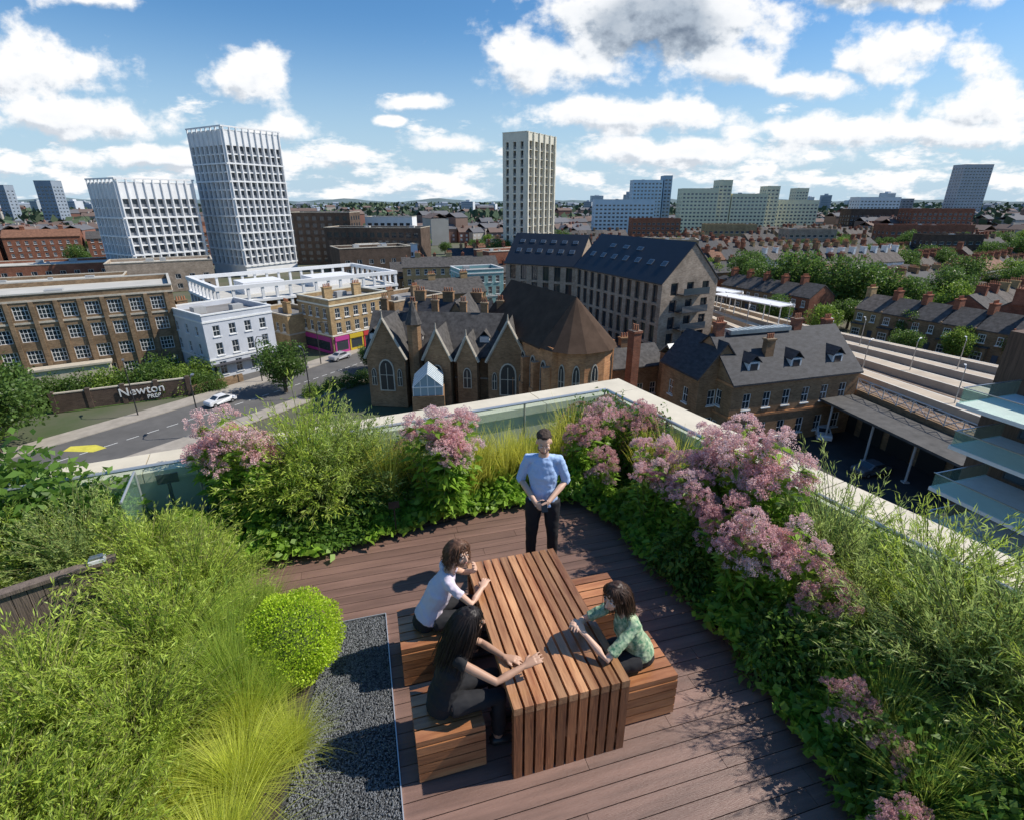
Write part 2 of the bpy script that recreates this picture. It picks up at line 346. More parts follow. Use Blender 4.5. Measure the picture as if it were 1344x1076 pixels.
Bd('apartment_block','small white modern apartment block','building',(-75,285,G),(1,0),24,14,20,front=(7,2,rows_(6,1.2,3,1.7),.6),wall=render_w,style='modern',fr=dframe)
dm=(.44,-.898)
r=Bd('apartment_block','modern pale brick block with dark pitched roof and skylights','building',(13.8,118,G),dm,28,13,15,front=(11,1.35,rows_(4,.6,3.6,3.1),.5),wall=paleb,roof='gable',roofm=darkroof,rh=6.4,style='modern',fr=dframe,rec=.35,right=(3,1.6,rows_(5,.6,3.0,2.2),1))
sl=math.atan2(6.4,6.5)
skylights(r,1,27,7,2.6,15+2.6*6.4/6.5+.28,sl); skylights(r,5,18,3,4.5,15+4.5*6.4/6.5+.28,sl,1.6,.8)
b=MB()
for k in range(5):
    z=.4+k*3.1; b.box(28.003,3.5,z,29.8,9.5,z+.15,0); b.box(29.7,3.5,z+.15,29.75,9.5,z+1.2,1)
part(r,'balcony',b.mesh('balcony',[dframe,glassb]))
r=Bd('apartment_block','modern brick wing with dark zinc pitched roof and skylights','building',(-1.5,127,G),(.876,-.48),18,12,15,front=(6,1.5,rows_(4,.6,3.6,3.1),.5),left=(4,1.4,rows_(4,.6,3.6,2.8),1),wall=paleb,roof='gable',roofm=darkroof,rh=6,style='modern',fr=dframe,rec=.35)
skylights(r,1,17,6,2.4,15+2.4+.28,math.atan2(6,6),1.2,1.0); skylights(r,1,17,6,4.3,15+4.3+.28,math.atan2(6,6),1.2,.8)
# brick hall church
r=thing('church_hall','orange brick church with steep brown tiled roof and hipped apse','church',(-4.2,81,G),yawof((.46,-.888)))
Lh,Wh,hh=20.0,9.6,11.3
b=MB(); b.box(0,0,0,Lh,Wh,hh); b.gwall(-.01,0,Wh,hh,hh+5.4)
b.prism([(Lh-.2,.8),(Lh+1.5,1.4),(Lh+2.4,3.3),(Lh+2.4,Wh-3.3),(Lh+1.5,Wh-1.4),(Lh-.2,Wh-.8)],0,hh-.3)
for i in range(8):
    x=.3+(Lh-.9)*i/7; b.box(x-.35,-1.0,0,x+.35,-.003,hh-2.5); b.box(x-.45,-1.2,0,x+.45,-1.002,hh-6)
part(r,'wall',b.mesh('wall',[orangeb]))
b=MB(); b.gable(0,Lh-2.6,0,Wh,hh+.02,hh+5.4,.55)
ze=hh-.6; R0=Lh-2.26; apx=[(R0,-.55),(Lh+.2,-.1),(Lh+1.9,1.0),(Lh+3.0,3.1),(Lh+3.0,Wh-3.1),(Lh+1.9,Wh-1.0),(Lh+.2,Wh+.1),(R0,Wh+.55)]
vs=[(x,y,ze+.2) for x,y in apx]+[(R0,Wh/2,hh+5.6)]
b.add(vs,[(i,i+1,8) for i in range(7)]+[(0,8,7)],0)
part(r,'roof',b.mesh('roof',[browntile]))
for i in range(7):
    x=.3+(Lh-.9)*(i+.5)/7; part(r,'window',winmesh('gothic',1.3,5.0),(x,-.01,6.6))
part(r,'window',winmesh('gothic',.8,4.2),(Lh+1.97,2.33,7),(0,0,1.13)); part(r,'window',winmesh('gothic',.9,4.2),(Lh+2.41,Wh/2,7),(0,0,math.pi/2)); part(r,'window',winmesh('gothic',.8,4.2),(Lh+.65,1.09,7),(0,0,.34))
b=MB(); b.box(Lh+1.4,Wh+1,0,Lh+2.6,Wh+2.2,12.5); b.box(Lh+1.3,Wh+.9,12.5,Lh+2.7,Wh+2.3,12.8)
for k in range(3): b.tube([(Lh+1.6+k*.4,Wh+1.6,12.8),(Lh+1.6+k*.4,Wh+1.6,13.6)],[.15,.12],8,1)
part(r,'chimney',b.mesh('chimney',[redb,pot]))
# gothic range
r=thing('gothic_building','Gothic stock brick range with steep slate gables and turret','church',(-21.5,75.5,G),yawof((.99,-.12)))
b=MB(); W_,D_,H_=25,9,7.6
b.box(0,0,0,W_,D_,H_); b.gwall(-.01,0,D_,H_,H_+5); b.gwall(W_+.01,0,D_,H_,H_+5)
gab=[(1.0,6.6,5.2),(9.5,13.2,3.8),(14.2,17.0,3.0),(18.6,24.2,5.2)]
for x0,x1,rh in gab:
    b.box(x0,-2.6,0,x1,-.003,H_); b.gwall(-2.6,x0,x1,H_,H_+rh,axis='y')
b.prism([(7.8+1.0*math.cos(a),-1.2+1.0*math.sin(a)) for a in [k*math.pi/4 for k in range(8)]],0,H_+4.6)
part(r,'wall',b.mesh('wall',[warmb]))
b=MB(); b.gable(0,W_,0,D_,H_+.02,H_+5,.4)
for x0,x1,rh in gab: b.gable(x0,x1,-2.5,D_/2,H_+.03,H_+rh,.25,axis='y')
part(r,'roof',b.mesh('roof',[slate2]))
b=MB(); a8=[(7.8+1.25*math.cos(a),-1.2+1.25*math.sin(a),H_+4.6) for a in [k*math.pi/4 for k in range(8)]]+[(7.8,-1.2,H_+8.0)]
b.add(a8,[(i,(i+1)%8,8) for i in range(8)]+[tuple(range(7,-1,-1))]); part(r,'turret_roof',b.mesh('turret_roof',[slate2]))
b=MB()
for x0,x1,rh in gab:
    c=(x0+x1)/2
    for xa in (x0-.3,x1+.3): b.tube([(xa,-2.72,H_-.3),(c,-2.72,H_+rh+.35)],.2,4)
    b.tube([(c,-2.72,H_+rh+.2),(c,-2.72,H_+rh+1.3)],[.14,.05],6)
b.box(-.1,-.15,4,25.1,-.01,4.2); part(r,'gable_coping',b.mesh('gable_coping',[stone]))
for x,z,w,h in [(3.8,4.9,1.9,4.4),(11.3,5.0,1.3,3.2),(15.6,4.9,1.0,2.8),(21.4,4.9,2.0,4.4)]: part(r,'window',winmesh('gothic',w,h),(x,-2.61,z))
for x in (1.9,5.7,19.5,23.3): part(r,'window',winmesh('gothic',.6,2.4),(x,-2.61,4.6))
for x,y in [(.8,7),(9,6.5),(13.6,5.6),(16.9,5.2),(24.3,6),(6.2,4.2),(19,7.2)]:
    b=MB(); b.box(x-.5,y-.4,H_+1,x+.5,y+.4,H_+6.4,0); b.box(x-.6,y-.5,H_+6.4,x+.6,y+.5,H_+6.65,0)
    for k in (-.3,.0,.3): b.tube([(x+k,y,H_+6.65),(x+k,y,H_+7.4)],[.12,.09],8,1)
    part(r,'chimney',b.mesh('chimney',[warmb,pot]))
for x in (.9,7.6,17.5):
    b=MB(); b.box(x-.7,1.2,H_+1,x+.7,3.5,H_+2.4,0); b.gable(x-.7,x+.7,1.1,3.6,H_+2.42,H_+3.2,.15,mi=1,axis='y',th=.1); part(r,'dormer',b.mesh('dormer',[white,slate2]))
r=Bd('gothic_building','stock brick cross range with steep slate roof and chimneys','church',(-19,87,G),(.98,-.2),15,9,8.0,front=(5,1,[(4.5,2.2)],.6),left=(2,1,[(4.5,2.2)],.6),wall=warmb,roof='gable',roofm=slate,rh=4.6,chim=3)
Bd('gothic_building','narrow brick cross wing with steep slate gable','church',(-11.5,80,G),(.98,-.15),6,9,9.4,front=(2,.9,[(5.5,2.2)],.6),wall=warmb,roof='gable',roofm=slate2,rh=4.6,axis='y')
r=Bd('brick_building','low brick hall with slate roof beside the chapel','building',(3.8,70.5,G),(.9,-.43),8,8,5.0,front=(3,1,[(1.5,2.5)],.6),wall=orangeb,roof='gable',roofm=slate2,rh=3.2,axis='y')
r=thing('glass_lantern','small gabled glass roof with white glazing bars','conservatory',(-11.3,67.3,G),.12)
b=MB(); b.box(-2.1,-2.4,0,2.1,3.5,4.4); part(r,'base',b.mesh('base',[warmb]))
sg=M('sky_glass',(.24,.35,.42),.15,spec=1)
b=MB(); b.box(-1.9,-2.2,4.41,1.9,3.3,5.6,1); b.gwall(-2.21,-1.9,1.9,5.6,7.3,1,axis='y'); b.gable(-1.9,1.9,-2.2,3.3,5.61,7.3,.1,1,axis='y',th=.08)
for i in range(8):
    y=-2.2+5.5*i/7
    for sx in (-1,1): b.tube([(sx*2.0,y,5.62),(0,y,7.42)],.06,4,0); b.box(sx*1.93-.03,y-.04,4.42,sx*1.93+.03,y+.04,5.6,0)
for x in (-1.9,-.95,0,.95,1.9): b.box(x-.05,-2.28,4.42,x+.05,-2.212,5.6+(1.7*(1-abs(x)/1.9)),0)
b.box(-1.95,-2.3,5.55,1.95,-2.212,5.7,0)
part(r,'glazing',b.mesh('glazing',[white,sg]))
# station house
ds=(.957,.292)
r=Bd('station_house','brown brick Victorian station house with dark slate roof, dormers and chimneys','building',(25.8,58,G),ds,19,10.5,8.4,front=(6,1.1,[(1.0,2.0),(5.0,2.0)],.8),left=(3,1.0,[(1,2),(5.0,2)],.8),right=(3,1.0,[(1,2),(5.0,2)],.8),wall=warmb,roof='gable',roofm=slate,rh=4.6,band=[4.0,8.0],trim=orangeb,chim=0)
for x in (3.4,9.6,16.0):
    b=MB(); b.box(x-.8,1.0,8.9,x+.8,3.6,10.5,0); b.gable(x-.8,x+.8,.9,4.2,10.52,11.3,.15,mi=1,axis='y',th=.1); b.box(x-.5,.93,9.2,x+.5,.995,10.3,2); part(r,'dormer',b.mesh('dormer',[white,slate,glass]))
for x,y,zt in [(1.0,5.2,14.4),(6.5,2.6,12.6),(12.7,5.2,14.2),(18.5,6,13.6)]:
    b=MB(); b.box(x-.6,y-.38,8.6,x+.6,y+.38,zt,0); b.box(x-.7,y-.48,zt,x+.7,y+.48,zt+.2,0)
    for k in (-.4,-.13,.13,.4): b.tube([(x+k,y,zt+.2),(x+k,y,zt+.8)],[.11,.09],8,1)
    part(r,'chimney',b.mesh('chimney',[redb if y>2.7 else warmb,pot]))
b=MB(); b.box(2.4,4.6,13.0,11.5,5.9,13.5,0)
for i in range(13): b.box(2.4+i*.74,4.55,13.5,2.48+i*.74,5.95,13.56,1)
part(r,'ridge_glazing',b.mesh('ridge_glazing',[M('old_skylight_glass',(.30,.34,.34),.4,.2,1),white]))
Bd('station_house','projecting gabled brick wing of the station','building',(22.5,60,G),ds,6.5,8,8.6,front=(2,1.1,[(1.2,2),(4.8,2)],.8),left=(2,1.0,[(4.6,2)],.8),wall=warmb,roof='gable',roofm=slate,rh=3.8,axis='y')
r=thing('glazed_canopy','long white glazed station roof with ridge','canopy',(23,72.5,G),yawof((.93,.36)))
b=MB(); b.box(0,0,0,20,3,7.6,1); b.gable(0,20,0,3,7.62,8.9,.2,mi=0)
for i in range(21): b.box(i-.06,-.2,7.5,i+.06,-.1,7.7,2)
part(r,'roof',b.mesh('roof',[MATS['old_skylight_glass'],stock,white]))
Bd('brick_building','brick warehouse with grey roof beside the tracks','building',(13.5,73,G),(.9,.3),10,7,5.5,front=(4,1,[(1,1.8)],.6),wall=warmb,roof='gable',roofm=slate2,rh=2.2,chim=1)
# ------------------------------------------------------------ council blocks and distant towers
def block(label,x,y,w,d,top,wall,nc,step=2.9,dr=(1,0),name='apartment_block',st='plain'):
    h=top-G; n=int((h-1)/step)
    return Bd(name,label,'building',(x,y,G),dr,w,d,h,front=(nc,w/nc*.62,rows_(n,1.2,step,1.4),.3),left=(max(2,int(d/4)),1.8,rows_(n,1.2,step,1.4),.4),right=(max(2,int(d/4)),1.8,rows_(n,1.2,step,1.4),.4),wall=wall,style=st,rec=.3,para=1,cornice=wall,gl=glassb)
block('long pale blue slab block of council flats',66,450,48,14,4.5,bluec,14)
block('tall pale blue and white slab of flats',106,500,26,14,20.5,bluec,8); block('narrow pale blue stair tower of the flats',133,500,7,14,24,M('blue_grey_panel',(.34,.44,.52)),2)
block('cream slab block of flats with window bands',141,470,30,14,13,cream2,9)
block('narrow cream tower block of flats',172,474,11,14,19.5,cream2,3)
block('cream slab of flats beside a stair tower',184,474,30,14,9,cream2,9)
block('cream tower block of flats beside trees',215,480,11,14,15,cream2,3)
block('long low cream block of flats',230,500,42,14,4,cream2,12)
block('pale cream high block of flats',300,600,13,14,16,cream2,4)
block('grey and white high rise tower block',470,600,30,16,38.8,M('grey_white_cladding',(.46,.46,.48),.8,.1,.1),9,name='apartment_tower')
block('dark grey distant tower block',-418,500,15,12,20,M('blue_grey_cladding',(.26,.31,.37),.8,.1,.1),4,name='apartment_tower')
block('slim blue grey distant tower block',-472,520,9,10,17,MATS['blue_grey_cladding'],3,name='apartment_tower')
for i in range(5):
    Bd('brick_building','long red brick mansion block with white bands','building',(-262+i*26,238+i*17,G),(.84,.54),29,14,11+(i%2)*1.5,front=(9,1.2,rows_(4,.8,2.8,1.6),.6),wall=redb,roof='gable',roofm=clay if i%2 else slate2,rh=3,chim=2,group='red brick mansion blocks')
block('red brick flats with flat roof',225,330,50,16,-10,redb,13)
block('red brick flats with cream bands',300,420,46,16,-2,redb,12)
block('white and grey modern flats',345,560,40,18,7,render_w,11); block('grey modern flats with balconies',405,640,50,18,6,M('grey_panel',(.3,.31,.33)),12)
block('brown brick flats near the railway',290,480,50,16,-3,brownb,15)
block('pale brick flats among the terraces',150,300,26,12,-11,paleb,8); block('yellow brick flats among the terraces',120,340,30,12,-10,yelb,9); block('brown brick mansion flats among trees',190,250,24,12,-11,brownb,7); block('red brick corner flats with flat roof',84,390,34,12,-8,redb,10)
Bd('brick_building','tall red brick Victorian mansion block with gables','building',(126,118,G),(.82,-.57),40,14,15,front=(10,1.4,rows_(4,1,3.4,2.0),.6),left=(4,1.2,rows_(4,1,3.4,2.0),.6),wall=redb,roof='gable',roofm=slate,rh=4,chim=3)
# ------------------------------------------------------------ terraced houses
def house_parts(wallm,roofm):
    b=MB(); w,d,h=5.6,9,6
    b.box(0,0,0,w,d,h); b.gwall(-.005,0,d,h,h+2.7);b.gwall(w+.005,0,d,h,h+2.7); b.box(.4,-.9,0,2.8,-.003,3.1); b.box(.3,d+.003,0,3.2,d+4.5,4.6); b.box(-.14,-.25,h-.1,.14,.1,h+.35,0)
    R=MB(); R.gable(0,w,0,d,h+.02,h+2.7,.2); R.box(.2,-1.1,3.1,3,-.01,3.3); R.quad((.2,d+.01,5.4),(3.3,d+.01,4.7),(3.3,d+4.6,4.7),(.2,d+4.6,5.4))
    C=MB(); C.box(-.5,d/2-1,h+1.7,.5,d/2+1,h+4.1,0); C.box(-.58,d/2-1.08,h+4.1,.58,d/2+1.08,h+4.28,0)
    for k in range(5): C.tube([(0,d/2-.8+k*.4,h+4.28),(0,d/2-.8+k*.4,h+4.85)],[.14,.11],6,1)
    W=[((1.6,-.93,1.6),1.7,1.5,0),((1.3,-.03,4.6),1.2,1.5,0),((4.1,-.03,4.6),.9,1.5,0),((4.6,9.03,4.4),1.0,1.4,math.pi),((1.7,13.54,3.2),1.1,1.2,math.pi)]
    D=MB(); D.box(3.7,-.12,0,4.6,-.004,2.1,0)
    return b.mesh('wall',[wallm]),R.mesh('roof',[roofm]),C.mesh('chimney',[redb if wallm is stock else wallm,pot]),W,D.mesh('door',[M('door_paint',(.05,.08,.12),.5)])
protos=[]; singles=[]
slate3=M('weathered_slate',(.13,.112,.10),.85,.4,1.2,.3,spec=.2)
PM=[(stock,slate2),(yelb,slate3),(redb,slate2),(stock,clay),(white,slate3),(redb,slate3),(warmb,slate)]
for wm,rm in PM:
    wa,ro,ch,W,D=house_parts(wm,rm); protos.append((wa,ro,ch,W,D))
    b=MB(); mats=[]
    def addm(me,T):
        o=len(b.v); b.v+=[tuple(T@v.co) for v in me.vertices]; b.f+=[tuple(i+o for i in q.vertices) for q in me.polygons]
        for q in me.polygons:
            m=me.materials[q.material_index]
            if m not in mats: mats.append(m)
            b.m.append(mats.index(m))
    for me in (wa,ro,ch,D): addm(me,Matrix())
    for p,w,h,y in W: addm(winmesh('sash',w,h),Matrix.Translation(p)@Matrix.Rotation(y,4,'Z'))
    singles.append(b.mesh('terraced_house',mats))
hl=['stock brick terraced house with slate roof and chimney','yellow brick terraced house with dark slate roof','red brick terraced house with slate roof and chimney','stock brick terraced house with clay tile roof','white painted terraced house with slate roof','red brick terraced house with weathered slate roof','warm brown brick terraced house with slate roof']
spots=[]
def row(x,y,dx,dy,n,flip=False):
    L=math.hypot(dx,dy);dx/=L;dy/=L; k0=random.choice([0,1,2,2,3,5,6])
    hs_=random.uniform(.92,1.12)
    for i in range(n):
        if random.random()<.3: k0=random.choice([0,1,2,3,5,6,6,0,4])
        if random.random()<.15: hs_=random.uniform(.88,1.3)
        px,py=x+dx*5.6*i,y+dy*5.6*i; yw=math.atan2(dy,dx)
        if flip: spots.append((px+dx*5.6,py+dy*5.6,yw+math.pi,k0,hs_))
        else: spots.append((px,py,yw,k0,hs_))
row(101,66,-.45,.89,10,True); row(121,66,-.45,.89,7,False); row(72,128,-.42,.9,5,True)
row(96,118,.86,.5,6,True); row(100,98,.9,.42,5,False)
for j in range(20):
    for s_ in range(4):
        bx=86+j*2.5+s_*(56+random.uniform(-3,4)); by=112+j*16.5+s_*(26)-(4 if j%2 else 0)
        if j<2 and s_==0: continue
        if j>4 and random.random()<.15: continue
        aa=.44+(.10 if s_%2 else -.06)
        row(bx,by,math.cos(aa),math.sin(aa),random.choice([7,8,9]),flip=(j%2==1))
for j in range(8): row(-42+j*7,186+j*24,.97,.24,13,flip=j%2==0)
for j in range(7): row(40+j*5,176+j*22,.95,.3,8,flip=j%2==0)
def inview(x,y,z=-18):
    dep=.93*y+.368*(4.2-z); return abs(x/dep*690)<700
spots=[s for s in spots if inview(s[0],s[1])]
spots.sort(key=lambda s:math.hypot(s[0],s[1]))
for i,(x,y,yw,k,hs_) in enumerate(spots[:290]):
    if i<55:
        r=thing('terraced_house',hl[k],'house',(x,y,G),yw,'rows of terraced houses'); wa,ro,ch,W,D=protos[k]; r.scale=(1,1,hs_)
        part(r,'wall',wa);part(r,'roof',ro);part(r,'chimney',ch);part(r,'door',D)
        for p,w,h,yy in W: part(r,'window',winmesh('sash',w,h),p,(0,0,yy))
    else:
        r=thing('terraced_house',hl[k],'house',(x,y,G),yw,'rows of terraced houses',data=singles[k]); r.scale=(1,1,hs_)
b=MB()
for x,y,yw,k,hs_ in spots[290:]:
    T=Matrix.Translation((x,y,G))@Matrix.Rotation(yw,4,'Z')@Matrix.Diagonal((1,1,hs_,1)); o=len(b.v)
    b.box(0,0,0,5.6,9,6,[0,1,2,0,3,2,0][k]); b.gwall(-.005,0,9,6,8.7,0); b.gwall(5.605,0,9,6,8.7,0); b.gable(0,5.6,0,9,6.02,8.7,.2,4 if k%2 else 6)
    if random.random()<.7: b.box(-.5,3.5,7.7,.5,5.5,10.2,random.choice([0,2]))
    for a,z in ((.8,4),(3.6,4),(.8,1),(3.6,1)): b.box(a,-.04,z,a+1,-.003,z+1.4,5)
    b.v[o:]=[tuple(T@Vector(v)) for v in b.v[o:]]
thing('terraced_rows','further rows of brick terraced houses with slate roofs','houses',data=b.mesh('terraced_rows',[stock,yelb,redb,white,slate3,white,slate2]),kind='stuff')
def far_mass(name,n,x0,x1,y0,y1,hmin,hmax,mats):
    b=MB()
    for _ in range(n):
        y=y0+(y1-y0)*random.random()**1.6; xr=y*.98+40; x=random.uniform(max(x0,-xr),min(x1,xr)); w=random.uniform(8,30);d=random.uniform(8,14);h=random.uniform(hmin,hmax)*(1 if random.random()<.93 else 1.9)
        if y<520 and 50<x<290: continue
        a=random.choice([.35,.35,-1.2,.8]); T=Matrix.Translation((x,y,G))@Matrix.Rotation(a,4,'Z'); o=len(b.v); mi=random.randrange(len(mats)-3)
        b.box(0,0,0,w,d,h,mi); b.gable(0,w,0,d,h+.05,h+3,.3,mi=len(mats)-2 if random.random()<.5 else len(mats)-3)
        if y<800:
            for k in range(int(w/4)): b.box(k*4+1,-.06,1.5,k*4+2.4,-.01,3,len(mats)-1); b.box(k*4+1,-.06,4.2,k*4+2.4,-.01,5.7,len(mats)-1)
            b.box(w*.3,d/2-1,h+1,w*.3+1,d/2+1,h+4.5,mi)
        b.v[o:]=[tuple(T@Vector(v)) for v in b.v[o:]]
    return thing(name,'mass of far brick houses and rooftops across the city','rooftops',data=b.mesh(name,mats),kind='stuff')
hz=lambda n,c:M(n,c,.9,.15,.05)  # distance haze is mixed into the base colours of these far materials
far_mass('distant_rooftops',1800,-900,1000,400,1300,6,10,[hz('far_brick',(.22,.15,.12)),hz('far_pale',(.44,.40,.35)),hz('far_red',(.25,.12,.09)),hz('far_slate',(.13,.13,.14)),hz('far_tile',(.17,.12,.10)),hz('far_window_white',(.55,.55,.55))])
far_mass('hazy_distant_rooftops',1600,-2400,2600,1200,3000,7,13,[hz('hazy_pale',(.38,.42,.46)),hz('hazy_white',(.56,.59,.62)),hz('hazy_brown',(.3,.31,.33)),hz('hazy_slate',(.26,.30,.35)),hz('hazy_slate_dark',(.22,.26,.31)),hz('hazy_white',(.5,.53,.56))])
for i,(x,y,w,d,h,wm,lab) in enumerate([(-150,128,46,20,7,stock,'low brown brick depot with pale flat roof'),(-128,170,30,16,9,paleb,'pale brick low building beside the tower'),(-190,170,60,22,7,redb,'low red brick shed building by the tracks'),(-60,190,26,14,12,brownb,'dark brick block behind the podium'),(-58,215,22,14,11,render_w,'white rendered modern block'),(18,170,26,12,10,paleb,'pale brick flats behind the modern block'),(-8,190,18,12,11,redb,'red brick building below the cream tower'),(50,240,30,14,12,yelb,'yellow brick flats near the trees')]):
    Bd('low_building',lab,'building',(x,y,G),(.86,.5) if x<0 else (.96,-.2),w,d,h,front=(int(w/4),1.6,rows_(max(1,int(h/3.3)),1,3.1,1.6),.5),wall=wm,roofm=flat,style='modern' )
for i in range(56):
    y=random.uniform(900,2600); x=random.uniform(-.95,.95)*y
    if -.45<x/y<-.15: continue
    w=random.uniform(14,30)*y/1300; h=random.uniform(26,54) if x>0 else random.uniform(20,30)
    b=MB(); b.box(-w/2,-10,0,w/2,10,h)
    for k in range(int(h/3.4)): b.box(-w/2+1,-10.3,k*3.4+1.5,w/2-1,-10.01,k*3.4+3,1)
    b.box(-w/6,-4,h,w/6,4,h+3)
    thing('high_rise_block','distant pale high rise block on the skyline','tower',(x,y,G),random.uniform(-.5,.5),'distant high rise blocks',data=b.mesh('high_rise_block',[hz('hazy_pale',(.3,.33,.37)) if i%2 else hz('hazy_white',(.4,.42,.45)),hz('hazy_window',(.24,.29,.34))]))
# ------------------------------------------------------------ ground, roads, railway
gm=M('city_ground',(.06,.09,.03),.95,col2=(.14,.125,.095),scale=.06,detail=7)
b=MB(); b.quad((-6000,-800,G-.1),(6000,-800,G-.1),(6000,7000,G-.1),(-6000,7000,G-.1)); struct('ground',b,[gm])
hm=M('far_hill_woods',(.10,.15,.16),.95,col2=(.14,.19,.20),scale=.01)  # bluish haze is mixed into the woodland colour
b=MB(); n=120
for (R0,hb,seed) in ((3000,8,1.),(4300,26,2.)):
    vs=[]
    for i in range(n+1):
        a=math.radians(-62+124*i/n); hh_=hb*(.6+.35*math.sin(i*.31*seed)+.25*math.sin(i*.83+seed)+.1*math.sin(i*2.3))
        vs+=[(R0*math.sin(a),R0*math.cos(a),G-.2),(R0*1.04*math.sin(a),R0*1.04*math.cos(a),G+20+hh_)]
    b.add(vs,[(2*i,2*i+2,2*i+3,2*i+1) for i in range(n)])
struct('hills',b,[hm])
def ribbon(pts,w,z,name,mats,off=0.,thick=0):
    b=MB(); P=[Vector((x,y,0)) for x,y in pts]; vs=[]
    for i,p in enumerate(P):
        t=(P[min(i+1,len(P)-1)]-P[max(i-1,0)]).normalized(); nn=Vector((-t.y,t.x,0)); vs+=[p+nn*(off-w/2)+Vector((0,0,z)),p+nn*(off+w/2)+Vector((0,0,z))]
    b.add(vs,[(2*i,2*i+2,2*i+3,2*i+1) for i in range(len(P)-1)])
    if thick:
        vb=[Vector(v)-Vector((0,0,thick)) for v in vs]
        k=len(vs); b.add(vs+vb,[(2*i,2*i+2,k+2*i+2,k+2*i) for i in range(len(P)-1)]+[(2*i+1,k+2*i+1,k+2*i+3,2*i+3) for i in range(len(P)-1)])
    return struct(name,b,mats)
def smoothp(pts,n=6):
    out=[]; P=[Vector((*p,0)) for p in pts]
    for i in range(len(P)-1):
        p0,p1,p2,p3=P[max(i-1,0)],P[i],P[i+1],P[min(i+2,len(P)-1)]
        for k in range(n):
            t=k/n; q=.5*((2*p1)+(p2-p0)*t+(2*p0-5*p1+4*p2-p3)*t*t+(3*p1-p0-3*p2+p3)*t**3); out.append((q.x,q.y))
    out.append((P[-1].x,P[-1].y)); return out
road=smoothp([(-66,34),(-55,52),(-46.5,65),(-39,77),(-33,87),(-27.5,97),(-20,111),(-8,134),(0,160),(6,210)])
ribbon(road,11,G+.0,'road',[asphalt])
ribbon(road,3.4,G+.12,'pavement',[pave],7.2,.14); ribbon(road,3.0,G+.12,'pavement',[pave],-7.0,.14)
wl=M('road_marking_white',(.7,.7,.68),.7)
b=MB()
for i in range(0,len(road)-1,1):
    p=Vector((*road[i],0));q=Vector((*road[i+1],0)); t=(q-p).normalized(); nn=Vector((-t.y,t.x,0)); e=p+t*min(1.6,(q-p).length*.6)
    b.quad(p-nn*.07+Vector((0,0,G+.006)),e-nn*.07+Vector((0,0,G+.006)),e+nn*.07+Vector((0,0,G+.006)),p+nn*.07+Vector((0,0,G+.006)))
struct('road_marking',b,[wl])
b=MB(); b.add([(-54.6,57.6,G+.012),(-50.8,57.4,G+.012),(-50.0,58.6,G+.012),(-52.0,59.5,G+.012),(-54.8,59.0,G+.012)],[(0,1,2,3,4)]); struct('yellow_road_marking',b,[M('yellow_road_paint',(.62,.55,.08),.7,.15,1)])
ribbon([(-39,77),(-56,98),(-70,118),(-90,150)],8,G-.004,'side_road',[asphalt])
b=MB(); b.prism([(-95,62),(-64,70.6),(-51.3,77),(-52,88),(-58,89),(-100,62)],G-.05,G+.05); struct('lawn',b,[M('lawn_grass',(.11,.19,.04),.95,.3,.8)])
wd=(.894,.447)
r=thing('boundary_wall','dark brick boundary wall with white school name lettering','wall',(-65.5,70,G),yawof(wd))
b=MB(); b.box(0,0,0,17,.35,2.7,0); b.box(-.05,-.05,2.7,17.05,.4,2.85,1)
for i in range(5): b.box(i*4.2-.3+.1,-.12,0,i*4.2+.3+.1,.47,3.05,0)
part(r,'wall',b.mesh('wall',[brownb,stone]))
def text_mesh(txt,size,m,ext=.05):
    cu=bpy.data.curves.new('text','FONT'); cu.body=txt; cu.size=size; cu.extrude=ext; cu.offset=.01
    o=bpy.data.objects.new('text',cu); COL.objects.link(o); dg=bpy.context.evaluated_depsgraph_get(); me=bpy.data.meshes.new_from_object(o.evaluated_get(dg)); bpy.data.objects.remove(o); me.materials.clear(); me.materials.append(m); return me
part(r,'lettering',text_mesh('Newton',1.75,white),(7.9,-.2,1.2),(math.pi/2,-.02,0)); part(r,'lettering',text_mesh('PREP',.85,white),(11.3,-.2,.42),(math.pi/2,-.02,0))
r=thing('boundary_wall','low brick wall beside the pavement','wall',(-50,77.7,G),yawof((.61,.79))); b=MB(); b.box(0,0,0,8,.35,1.4); part(r,'wall',b.mesh('wall',[stock]))
# railway viaduct
V=-18.2
near=[(60,-10),(54,18),(48,44),(43.5,68),(39.3,92),(36,118),(30,160),(22,215)]
far_=[(120,-10),(104,18),(88,44),(72,70),(57,97),(48,122),(38,162),(28,217)]
b=MB(); b.prism([(x,y) for x,y in near]+[(x,y) for x,y in far_[::-1]],G,V)
r=thing('railway_viaduct','long brick railway viaduct carrying tracks and platforms','viaduct',data=None); part(r,'wall',b.mesh('wall',[stock]))
def lerp(i,t): a=near[i];c=far_[i]; return (a[0]+(c[0]-a[0])*t,a[1]+(c[1]-a[1])*t)
def strip(t0,t1,z,name,m,h=0):
    b=MB(); vs=[]
    for i in range(8):
        a,c=lerp(i,t0),lerp(i,t1); vs+=[(a[0],a[1],z),(c[0],c[1],z)]
    b.add(vs,[(2*i,2*i+2,2*i+3,2*i+1) for i in range(7)])
    if h:
        k=len(vs); b.add(vs+[(x,y,zz-h) for x,y,zz in vs],[(2*i,2*i+2,k+2*i+2,k+2*i) for i in range(7)]+[(2*i+1,k+2*i+1,k+2*i+3,2*i+3) for i in range(7)])
    return struct(name,b,[m])
ballast=M('rusty_ballast',(.21,.145,.10),.95,.35,.9); plat=M('platform_paving',(.50,.41,.31),.9,.12,.5)
strip(0.01,.99,V+.05,'track_ballast',ballast)
plts=((.10,.18),(.33,.43),(.58,.66),(.84,.90))
for t0,t1 in plts: strip(t0,t1,V+1.0,'platform',plat,h=1.0)
pe=M('platform_edge_white',(.7,.7,.66))
